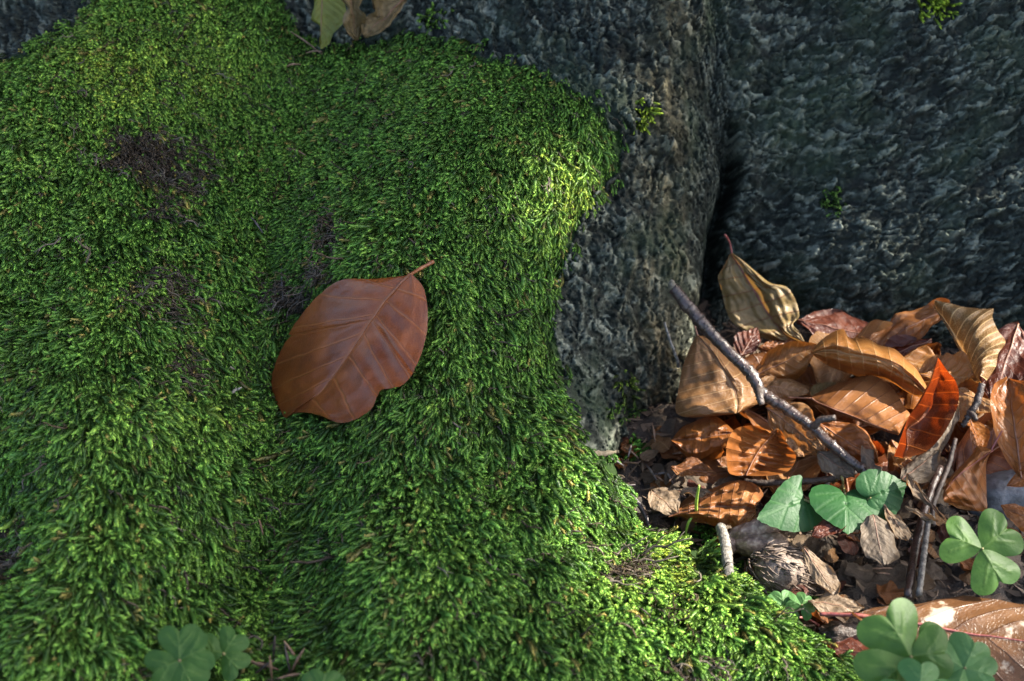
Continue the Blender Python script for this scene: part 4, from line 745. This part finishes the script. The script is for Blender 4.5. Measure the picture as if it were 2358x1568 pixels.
# ------------------------------------------------------------------ husks, stone
def ellipsoid(c, ax, ay, az, X, Y, Z, nseg=28, nring=18, f=None):
    th = np.linspace(0, math.pi, nring); ph = np.arange(nseg)*2*math.pi/nseg; T, Ph = np.meshgrid(th, ph, indexing='ij')
    d = np.stack([np.cos(T), np.sin(T)*np.cos(Ph), np.sin(T)*np.sin(Ph)], -1); r = 1 if f is None else f(d)[..., None]
    p = d*r*np.array([ax, ay, az]); V = c+p.reshape(-1, 3)@np.array([X, Y, Z]); ii = np.arange(nring*nseg).reshape(nring, nseg)
    F = [(ii[i, j], ii[i+1, j], ii[i+1, (j+1) % nseg], ii[i, (j+1) % nseg]) for i in range(nring-1) for j in range(nseg)]
    return V, F
hc = PZ(1790,1315,.011); X = camvec(.93,-.30,.1); Z = camvec(.1,.35,1); Z = Z-X*(Z@X); Z /= np.linalg.norm(Z); Y = np.cross(Z, X)
husk = thing('beechnut_husk', 'spiny grey-brown beechnut husk lying beside the sunlit moss', 'nut husk', hc-np.array([0, 0, .010]))
fh = lambda d: 1-.30*np.abs(d[..., 0])**2*(d[..., 0] < 0)+.05*fbm(d[..., 1]*6, d[..., 2]*6+d[..., 0]*4, 3, 101)
v, f = ellipsoid(hc, .0130, .0098, .0098, X, Y, Z, f=fh); mesh_obj('shell', v, f, M['husk'], husk, origin=hc-np.array([0, 0, .010]))
parts = []; rs = np.random.default_rng(5)
for k in range(230):
    d = rs.normal(size=3); d /= np.linalg.norm(d); d[0] = d[0]*1.0; p = hc+(d*np.array([.0125, .0096, .0096]))@np.array([X, Y, Z]); o = (d@np.array([X, Y, Z])); dr = o*.55+X*.85+rs.normal(size=3)*.22; dr /= np.linalg.norm(dr)
    l = rs.uniform(.0030, .0056); parts.append(tube([p, p+dr*l*.5, p+(dr+X*.2-o*.12)*l], [.00042, .00034, .00008], 4, smooth=1))
v, f = join(parts); o = mesh_obj('spines', v, f, M['husk'], husk, origin=hc-np.array([0, 0, .010])); o['kind'] = 'stuff'
sc0 = PZ(1738,1238,.013); X = camvec(.95,.12,.1); Z = camvec(0,.5,1); Z = Z-X*(Z@X); Z /= np.linalg.norm(Z); Y = np.cross(Z, X)
sh = thing('nut_shell', 'dark woody nut shell with a round knob lying behind the spiny husk', 'nut husk', sc0-np.array([0, 0, .008]))
bumps = lambda d: 1+.16*fbm(d[..., 0]*5, d[..., 1]*5+d[..., 2]*4, 4, 111)-.25*np.maximum(d[..., 0], 0)**3
og = sc0-np.array([0, 0, .008])
for c, a3, rot in ((sc0+Y*.0028+X*.001, (.0125, .0052, .0068), .18), (sc0-Y*.0034+X*.003, (.0125, .0052, .0066), -.08)):
    Xr = X*math.cos(rot)+Y*math.sin(rot); Yr = np.cross(Z, Xr); v, f = ellipsoid(c, *a3, Xr, Yr, Z, f=bumps); mesh_obj('valve', v, f, M['cupule'], sh, origin=og)
v, f = ellipsoid(sc0-X*.0105-Y*.002, .0042, .0040, .0042, X, Y, Z, 16, 10, bumps); mesh_obj('knob', v, f, M['cupule'], sh, origin=og)
stc = PZ(2335,1140,.006); v, f = ellipsoid(stc, .022, .011, .012, camvec(1,.1,0), camvec(-.1,1,0), camvec(0,0,1), 30, 20, lambda d: 1+.20*fbm(d[..., 0]*2.5+3, d[..., 1]*2.5+d[..., 2]*2, 4, 121))
M['stone'] = wood_material('grey_stone', (.016,.017,.020), (.045,.048,.055), (.11,.115,.13), 190, .5, .9)
st = mesh_obj('bark_lump', v, f, M['stone'], origin=stc); tag(st, 'blue-grey pitted lump half buried between the orange leaves', 'stone')
clc = PZ(1945,1462,.006); v, f = ellipsoid(clc, .0095, .0048, .005, camvec(1,-.15,0), camvec(.15,1,0), camvec(0,0,1), 24, 16, lambda d: 1+.30*fbm(d[..., 0]*3+1, d[..., 1]*3+d[..., 2]*2, 4, 131))
tag(mesh_obj('soil_crumb', v, f, M['darktwig'], origin=clc), 'rough dark soil crumb beside the red stalk of the blotched leaf', 'soil')

# ------------------------------------------------------------------ green plants
def blade_poly(outline, center, ringn=6, dome=0.0, cup=0.0, crease=0.0, wav=0.0, seed=1, veins=()):
    """fan of rings from a 2-D outline (unit size); returns verts, faces, vein attribute"""
    o = catmull(list(outline)+[outline[0]], 5)[:-1]; n = len(o); c = np.asarray(center, float); V = [np.r_[c, 0]]; va = [1.0]
    for k in range(1, ringn+1):
        t = k/ringn; p = c+(o-c)*t; z = dome*(1-t*t)+cup*t*t+wav*t*np.sin(np.arange(n)*2*math.pi/n*5+seed); z = z-crease*np.abs(p[:, 0])
        V.append(np.c_[p, z]); vv = np.zeros(n)
        for (ax, ay), (bx, by) in veins:
            d = np.array([bx-ax, by-ay]); q = np.clip(((p[:, 0]-ax)*d[0]+(p[:, 1]-ay)*d[1])/(d@d), 0, 1); dist = np.hypot(p[:, 0]-ax-d[0]*q, p[:, 1]-ay-d[1]*q); vv = np.maximum(vv, 1-sstep(.01, .045, dist))
        va.append(vv)
    V = np.vstack(V); F = [(0, 1+j, 1+(j+1) % n) for j in range(n)]
    for k in range(1, ringn):
        a0 = 1+(k-1)*n; b0 = 1+k*n; F += [(a0+j, b0+j, b0+(j+1) % n, a0+(j+1) % n) for j in range(n)]
    return V, F, np.concatenate([np.atleast_1d(x) for x in va])
HEARTLET = [(x*1.22, y) for x, y in [(0,0),(.20,.14),(.42,.42),(.53,.70),(.46,.93),(.26,1.02),(.07,.93),(0,.84),(-.07,.93),(-.26,1.02),(-.46,.93),(-.53,.70),(-.42,.42),(-.20,.14)]]
def clover(c, size, angs, nrm, m, label, foot, crease=.35, seed=1, sizes=None, group=None, tilt=None):
    c = np.asarray(c); foot = np.asarray(foot); root = thing('clover', label, 'clover', foot, group); Z = np.asarray(nrm)/np.linalg.norm(nrm)
    for i, a in enumerate(angs):
        r = math.radians(a); e = camvec(math.cos(r), math.sin(r), 0.0); e = e-Z*(e@Z); e /= np.linalg.norm(e)
        if tilt: e = e+Z*tilt[i]; e /= np.linalg.norm(e)
        zz = Z-e*(Z@e); zz /= np.linalg.norm(zz); x = np.cross(e, zz); s = size*(sizes[i] if sizes else 1)
        v, f, va = blade_poly(HEARTLET, (0, .5), 7, dome=.03, cup=-.05, crease=crease, wav=.02, seed=seed+i, veins=[((0, 0), (0, .84)), ((0, .3), (.35, .75)), ((0, .3), (-.35, .75))])
        mesh_obj('leaflet', c+(v*s)@np.array([x, e, zz]), f, M[m], root, attrs={'vein': va}, origin=foot)
    mid = (c+foot)/2+np.array([.004, .006, 0]); v, f = tube([foot, mid, c], [.0008, .0006, .0005], 6); mesh_obj('stem', v, f, M['stem'], root, origin=foot)
    return root
clover(P(2262,1263,.545), .0148, [158,38,-68], camvec(.05,.35,1), 'clover', 'three-lobed clover with dark green leaflets beside the red-brown stick', PZ(2280,1330,-.002), .16, 1, [1,1.08,1.08])
clover(P(2098,1512,.480), .0158, [118,218,8], camvec(.1,.25,1), 'clover', 'big blurred clover with a broad upright leaflet over the blotched leaf', PZ(2110,1640,-.002), .22, 2, [1.12,1.1,.9])
clover(P(2140,1535,.490), .0146, [48,-40,-110], camvec(.2,.35,1), 'clover', 'clover with mottled leaflets half hidden under the big blurred clover', PZ(2140,1680,-.002), .25, 3)
clover(P(2222,1538,.484), .0115, [152,62,-15,-120][:4], camvec(.1,.4,1), 'cloverlight', 'small pale clover with sunlit leaflet rims in front of the blotched leaf', PZ(2235,1660,-.002), .40, 4)
clover(P(2118,1590,.470), .0115, [80,-20,200], camvec(.0,.5,1), 'cloverlight', 'bright yellow-green clover leaflet rising below the big blurred clover', PZ(2120,1720,-.002), .45, 5, [.9,1,1])
clover(PZ(1806,1397,.016), .0068, [165,95,40,-20][:4], camvec(.1,.5,1), 'cloverlight', 'tiny pale clover standing at the foot of the sunlit moss', PZ(1815,1422,.0), .30, 6)
clover(PZ(1846,1394,.018), .0055, [150,60,-40], camvec(.1,.5,1), 'cloverlight', 'tiniest folded clover beside the reddish seedling stalk', PZ(1850,1425,.0), .5, 7)
clover(P(412,1520,.468), .0106, [95,25,205,-60][:4], camvec(-.05,.3,1), 'clover', 'blurred clover rising from the moss with broad rounded leaflets', PS(420,1640,0), .10, 8, [1.05,1.0,1.0,1.0])
clover(P(514,1505,.474), .0084, [165,60,-45], camvec(.05,.35,1), 'clover', 'smaller blurred clover beside the broad clover on the moss', PS(540,1600,0), .15, 9)
clover(P(740,1606,.462), .0085, [150,85,20], camvec(.0,.3,1), 'clover', 'clover peeping over the moss near the dry needle heap', PS(750,1680,0), .15, 10)

HEART = [(0,.0),(.10,.14),(.30,.22),(.52,.12),(.62,-.12),(.60,-.38),(.46,-.60),(.28,-.78),(.10,-.92),(0,-1.0),(-.12,-.90),(-.30,-.76),(-.48,-.58),(-.60,-.36),(-.62,-.10),(-.52,.13),(-.30,.22),(-.10,.14)]
def heart_leaf(parent, og, attach, tip, nrm, width=1.0, out=HEART, dome=.06, seed=1):
    attach = np.asarray(attach); tip = np.asarray(tip); y = attach-tip; L = np.linalg.norm(y); y /= L; Z = np.asarray(nrm)-y*(np.asarray(nrm)@y); Z /= np.linalg.norm(Z); x = np.cross(y, Z)
    o = [(a*width, b) for a, b in out]; ve = [((0, 0), (0, -.95))]+[((0, 0), (sx*.5*width, yy)) for sx in (-1, 1) for yy in (-.12, -.5)]+[((0, -.4), (sx*.3*width, -.72)) for sx in (-1, 1)]
    oo = catmull(o+[o[0]], 4)[:-1]; rs = np.random.default_rng(seed); oo = oo*(1+.012*np.sin(np.arange(len(oo))*1.9+seed)[:, None])
    v, f, va = blade_poly([tuple(q) for q in oo], (0, -.3), 14, dome=dome, cup=-.02, wav=.006, seed=seed, veins=ve)
    mesh_obj('leaf', attach+(v*L)@np.array([x, y, Z]), f, M['heart'], parent, attrs={'vein': va}, origin=og)
og = PZ(1915,1215,0)
hp = thing('heart_leaf_plant', 'low plant with three heart-shaped green leaves growing in the litter', 'plant', og)
H1 = [(0,0),(.10,.08),(.22,.30),(.40,.34),(.52,.15),(.55,-.10),(.50,-.35),(.40,-.60),(.25,-.80),(.10,-.95),(0,-1.0),(-.10,-.85),(-.22,-.60),(-.33,-.40),(-.42,-.18),(-.46,.05),(-.40,.20),(-.25,.10),(-.10,.04)]
heart_leaf(hp, og, PZ(1852,1150,.030), PZ(1745,1192,.030), camvec(-.1,.35,1), 1.0, H1, .04, 2)
heart_leaf(hp, og, PZ(1946,1138,.033), PZ(1952,1228,.030), camvec(.0,.40,1), 1.15, HEART, .06, 3)
heart_leaf(hp, og, PZ(2004,1146,.034), PZ(2088,1112,.037), camvec(.1,.30,1), 1.02, HEART, .08, 4)
for a, b, c in (((1852,1150,.030),(1880,1165,.026),(1915,1205,.004)), ((1946,1138,.033),(1938,1120,.026),(1915,1190,.006)), ((2006,1146,.034),(1975,1165,.026),(1920,1205,.004)), ((1942,1128,.024),(1938,1098,.030),(1918,1112,.010))):
    v, f = tube([PZ(*a), PZ(*b), PZ(*c)], [.0005, .0006, .0007], 6); mesh_obj('stem', v, f, M['stem'], hp, origin=og)
og = PZ(1576,1250,.004)
sp = thing('grass_sprout', 'thin yellow-green grass sprout bent in front of the crumpled brown leaf', 'grass', og)
v, f = tube([PZ(1602,1205,.008), PZ(1603,1180,.018), PZ(1604,1150,.028), PZ(1610,1118,.038)], [.0004,.0007,.0007,.0004], 7); mesh_obj('stalk', v, f, M['sprout'], sp, origin=og)
v, f = tube([PZ(1600,1187,.017), PZ(1588,1198,.016), PZ(1580,1222,.010), PZ(1577,1248,.004)], [.0003,.0007,.0006,.0002], 6); mesh_obj('blade', v, f, M['sprout'], sp, origin=og)
og = PZ(1850,1428,0); sd = thing('seedling_stalk', 'reddish forked seedling stalk at the foot of the tiny clovers', 'plant', og)
for q in ([(1848,1400,.012),(1848,1415,.006),(1850,1428,0)], [(1852,1424,.004),(1868,1430,.004),(1885,1440,.002)], [(1848,1422,.005),(1830,1420,.006),(1815,1412,.008)]):
    v, f = tube([PZ(*k) for k in q], [.0006,.0006,.0007], 6); mesh_obj('stem', v, f, M['redstalk'], sd, origin=og)
# pale withered bit on the moss
og = PS(545,898,.012); wb = thing('dried_moss_flower', 'tiny whitish dried tuft caught in the moss near the russet leaf', 'dried plant', og)
for k in range(7):
    e = og+camvec(math.sin(k*4.1)*.9, math.cos(k*2.7)*.5+.1, .5)*(.0012+.0020*abs(math.sin(k*2.3))); v, f = tube([og, (og+e)/2+camvec(0,0,1)*.0010, e], [.0005,.0006,.0002], 5, smooth=3); mesh_obj('filament', v, f, M['white'], wb, origin=og)

# ------------------------------------------------------------------ needles
def needle(p, q, m, label, r=.00055, group=None, sag=.0006):
    p = np.asarray(p); q = np.asarray(q); mid = (p+q)/2-camvec(0, 0, 1)*0+np.array([0, 0, sag])
    v, f = tube([p, mid, q], [r*.5, r, r*.35], 6, smooth=4); o = mesh_obj('dry_needle', v, f, M[m], origin=p); return tag(o, label, 'needle', group)
for (x0, y0, x1, y1, m, lab) in [(862,408,918,462,'needle','tan dry needle lying on the moss above the russet leaf'), (670,343,704,358,'needle','short brown needle resting on the mossy hollow'),
  (578,500,606,538,'needledark','dark little needle stuck in the moss between the two lobes'), (648,615,651,690,'needledark','upright grey needle beside the russet leaf edge'),
  (668,72,742,125,'needle','long brown needle below the yellow-olive withered leaf'), (705,122,742,118,'needle','reddish needle lying crosswise under the withered leaves'), (660,152,692,148,'needle','short tan needle in the moss below the withered leaves'),
  (596,1195,606,1232,'needle','thin pale needle in the shaded moss fold'), (540,850,520,846,'white','pale curved fibre on the moss')]:
    needle(PS(x0, y0, .011), PS(x1, y1, .011), m, lab)
LITTER = [(1335,1040),(1500,1010),(1560,1000),(1640,980),(1760,1000),(2000,1040),(2358,1010),(2358,1330),(2200,1330),(1960,1420),(1850,1440),(1720,1350),(1660,1270),(1500,1200),(1440,1110)]
rs = np.random.default_rng(21)
def in_litter():
    while True:
        x, y = rs.uniform(1340, 2358), rs.uniform(980, 1440)
        if inpoly(np.array([x]), np.array([y]), LITTER)[0]: return x, y
for k in range(70):
    x, y = in_litter() if k > 14 else (rs.uniform(1400, 1560), rs.uniform(1060, 1180)); a = rs.random()*math.pi; p = PS(x, y, .0, 'ground'); l = rs.uniform(.007, .015)
    z = rs.uniform(.002, .009); dv = np.array([math.cos(a), math.sin(a), rs.normal()*.25])*l
    mt = 'needle' if rs.random() < .6 else 'needledark'
    needle(p+np.array([0, 0, z]), p+dv+np.array([0, 0, z]), mt, ('thin brown' if mt == 'needle' else 'thin grey')+' dry needle strewn in the leaf litter', .0006, 'needles strewn in the litter')
for k in range(9):
    x, y = 590+k*14+rs.normal()*8, 1545+rs.normal()*14; p = PS(x, y, .012); needle(p, p+camvec(rs.normal()*.8, .4+rs.normal(), .3)*.010, 'needle' if k % 3 else 'darktwig', 'brown needle in the small dry heap at the moss foot', .0006, 'needles in the dry heap')

# ------------------------------------------------------------------ torn leaf pieces and litter crumbs
protos = []
for k in range(9):
    l, r = [(0, .15+.15*rs.random()), (.2, .3+.2*rs.random()), (.4, .25+.3*rs.random()), (.6, .3+.25*rs.random()), (.8, .2+.25*rs.random()), (1, .05+.2*rs.random())], [(0, .1), (.25, .25+.2*rs.random()), (.5, .15+.3*rs.random()), (.75, .3), (1, .05+.2*rs.random())]
    G, uvv = leaf_shape(l, r, rs.normal()*.9, rs.normal()*.9, rs.normal()*.8, rs.normal()*.5, 0, .012, .06, 4, 1.5, 60+k, 15, 13, .03)
    G = G-G.reshape(-1, 3).mean(0); ii = np.arange(15*13).reshape(15, 13); F = np.stack([ii[:-1, :-1], ii[1:, :-1], ii[1:, 1:], ii[:-1, 1:]], -1).reshape(-1, 4)
    o = mesh_obj('leaf_fragment', G.reshape(-1, 3), F, M[['beige', 'grey', 'tan', 'grey', 'brown', 'beige', 'maroon', 'orange', 'grey'][k]], uv=uvv.reshape(-1, 2)); COL.objects.unlink(o); protos.append(o)
for k in range(190):
    x, y = in_litter(); p = PS(x, y, 0, 'ground'); o = protos[k % 9].copy(); COL.objects.link(o)
    big = k < 16
    o.location = p+np.array([0, 0, rs.uniform(.001, .004 if big else .006)]); s = rs.uniform(.016, .026) if big else rs.uniform(.006, .013); o.scale = (s, s, s); o.rotation_euler = (rs.normal()*.35, rs.normal()*.35, rs.random()*6.28)
    tag(o, ('wide ' if big else 'tiny ')+['beige', 'grey', 'tan', 'grey', 'brown', 'beige', 'maroon', 'orange', 'grey'][k % 9]+' torn leaf piece lying loose on the forest floor', 'leaf fragment', 'torn leaf pieces in the litter')
cc = bpy.data.collections.new('litter_chips')
for k in range(6):
    v = rs.normal(size=(8, 3))*np.array([.5, .22, .10]) if k > 2 else None
    if v is None: V_, F_ = tube([[-.5, 0, 0], [0, .06*k, .03], [.5, 0, 0]], [.05, .08, .04], 5, smooth=2)
    else:
        b_ = bmesh.new(); [b_.verts.new(x) for x in v]; bmesh.ops.convex_hull(b_, input=b_.verts); b_.verts.ensure_lookup_table(); b_.verts.index_update(); V_ = np.array([x.co[:] for x in b_.verts]); F_ = [tuple(x.index for x in f.verts) for f in b_.faces]; b_.free()
    o = mesh_obj('chip_%d' % k, V_, F_, M['chip'], smooth=False); COL.objects.unlink(o); cc.objects.link(o)
nl = 9000; xs = rs.uniform(.02, .42, nl); ys = rs.uniform(.33, .63, nl)
pz = np.array([BV_G.ray_cast(Vector((x, y, .5)), Vector((0, 0, -1)))[0][2] for x, y in zip(xs, ys)])
pp = np.c_[xs, ys, pz+rs.uniform(-.0005, .003, nl)]
crumbs = point_cloud('litter_crumbs', pp, np.c_[rs.normal(size=nl)*.4, rs.normal(size=nl)*.4, rs.random(nl)*6.28], rs.uniform(.0020, .0075, nl), rs.integers(0, 6, nl), np.ones((nl, 3)), cc, M['chip'])
crumbs['kind'] = 'stuff'; tag(crumbs, 'fine brown crumbs of bark, bud scales and broken leaves on the soil', 'litter')

# ------------------------------------------------------------------ added unseen branch, its leaves placed to block the sun except at chosen spots
LIT = [(1560,1320,.052),(1460,1280,.046),(1650,1380,.042),(1720,1420,.02),(1380,1220,.02),(1420,1200,.022),(1700,1170,.018),(1640,1160,.014),(1490,1100,.020),(1540,1135,.022),(1800,1290,.014),(1690,1300,.016),(1600,725,.007),(1690,815,.007),(1890,1005,.007),(1960,1055,.007),(1705,870,.007),(1980,800,.007),(2150,930,.016),(1700,1040,.008),(2300,1510,.018),(2040,1110,.010),(2000,1560,.014),(2200,1545,.014),(1310,430,.010),(1530,180,.006),(1830,1395,.010)]
a1 = np.cross(SUN, [0, 0, 1.0]); a1 /= np.linalg.norm(a1); a2 = np.cross(a1, SUN)
lit = []
for x, y, r in LIT:
    p = PS(x, y, .012); lit.append((p@a1, p@a2, r))
cc0 = P(1179, 784, .62); rs = np.random.default_rng(33); parts = []
c1, c2_ = cc0@a1, cc0@a2; cnt = 0
lo = [(0,-.5),(.34,-.22),(.40,.05),(.26,.34),(0,.52),(-.26,.34),(-.40,.05),(-.34,-.22)]
for k in range(16000):
    u_, v_ = rs.uniform(-.50, .50), rs.uniform(-.62, .50); dist = rs.uniform(2.0, 2.7); s_ = rs.uniform(.030, .085) if k % 2 else rs.uniform(.028, .045)
    if any((u_+c1-a)**2+(v_+c2_-b)**2 < (r+s_*.36)**2 for a, b, r in lit): continue
    p = a1*(u_+c1)+a2*(v_+c2_)+SUN*dist+SUN*(cc0@SUN)
    nn = SUN+rs.normal(size=3)*.35; nn /= np.linalg.norm(nn); x = np.cross(nn, rs.normal(size=3)); x /= np.linalg.norm(x); y = np.cross(nn, x)
    v = p+np.array([x*q[0]+y*q[1]-nn*.15*abs(q[0]) for q in lo])*1.0*s_ if False else p+s_*np.array([x*q[0]+y*q[1]-nn*.15*abs(q[0]) for q in lo])
    parts.append((v, [(0, 1, 2, 3), (0, 3, 4, 5), (0, 5, 6, 7)])); cnt += 1
    if cnt > 8000: break
v, f = join(parts)
bt = np.array([.9, 1.5, 1.75]); bp = a1*c1+a2*c2_+SUN*(2.3+cc0@SUN)
br = thing('added_shade_branch', 'unseen leafy branch added to shade the tree foot, with gaps for the sun patches', 'branch', bt)
o = mesh_obj('foliage', v, f, M['clover'], br, origin=bt, smooth=False, attrs={'vein': np.zeros(len(v))}); o['kind'] = 'stuff'
v, f = tube([bt, (bt+bp)/2+np.array([0, 0, .12]), bp+np.array([0, 0, .03]), bp+(bp-bt)*.25], [.02, .014, .008, .002], 8); mesh_obj('limb', v, f, M['darktwig'], br, origin=bt)
print('moss shoots', n, 'canopy leaves', cnt)
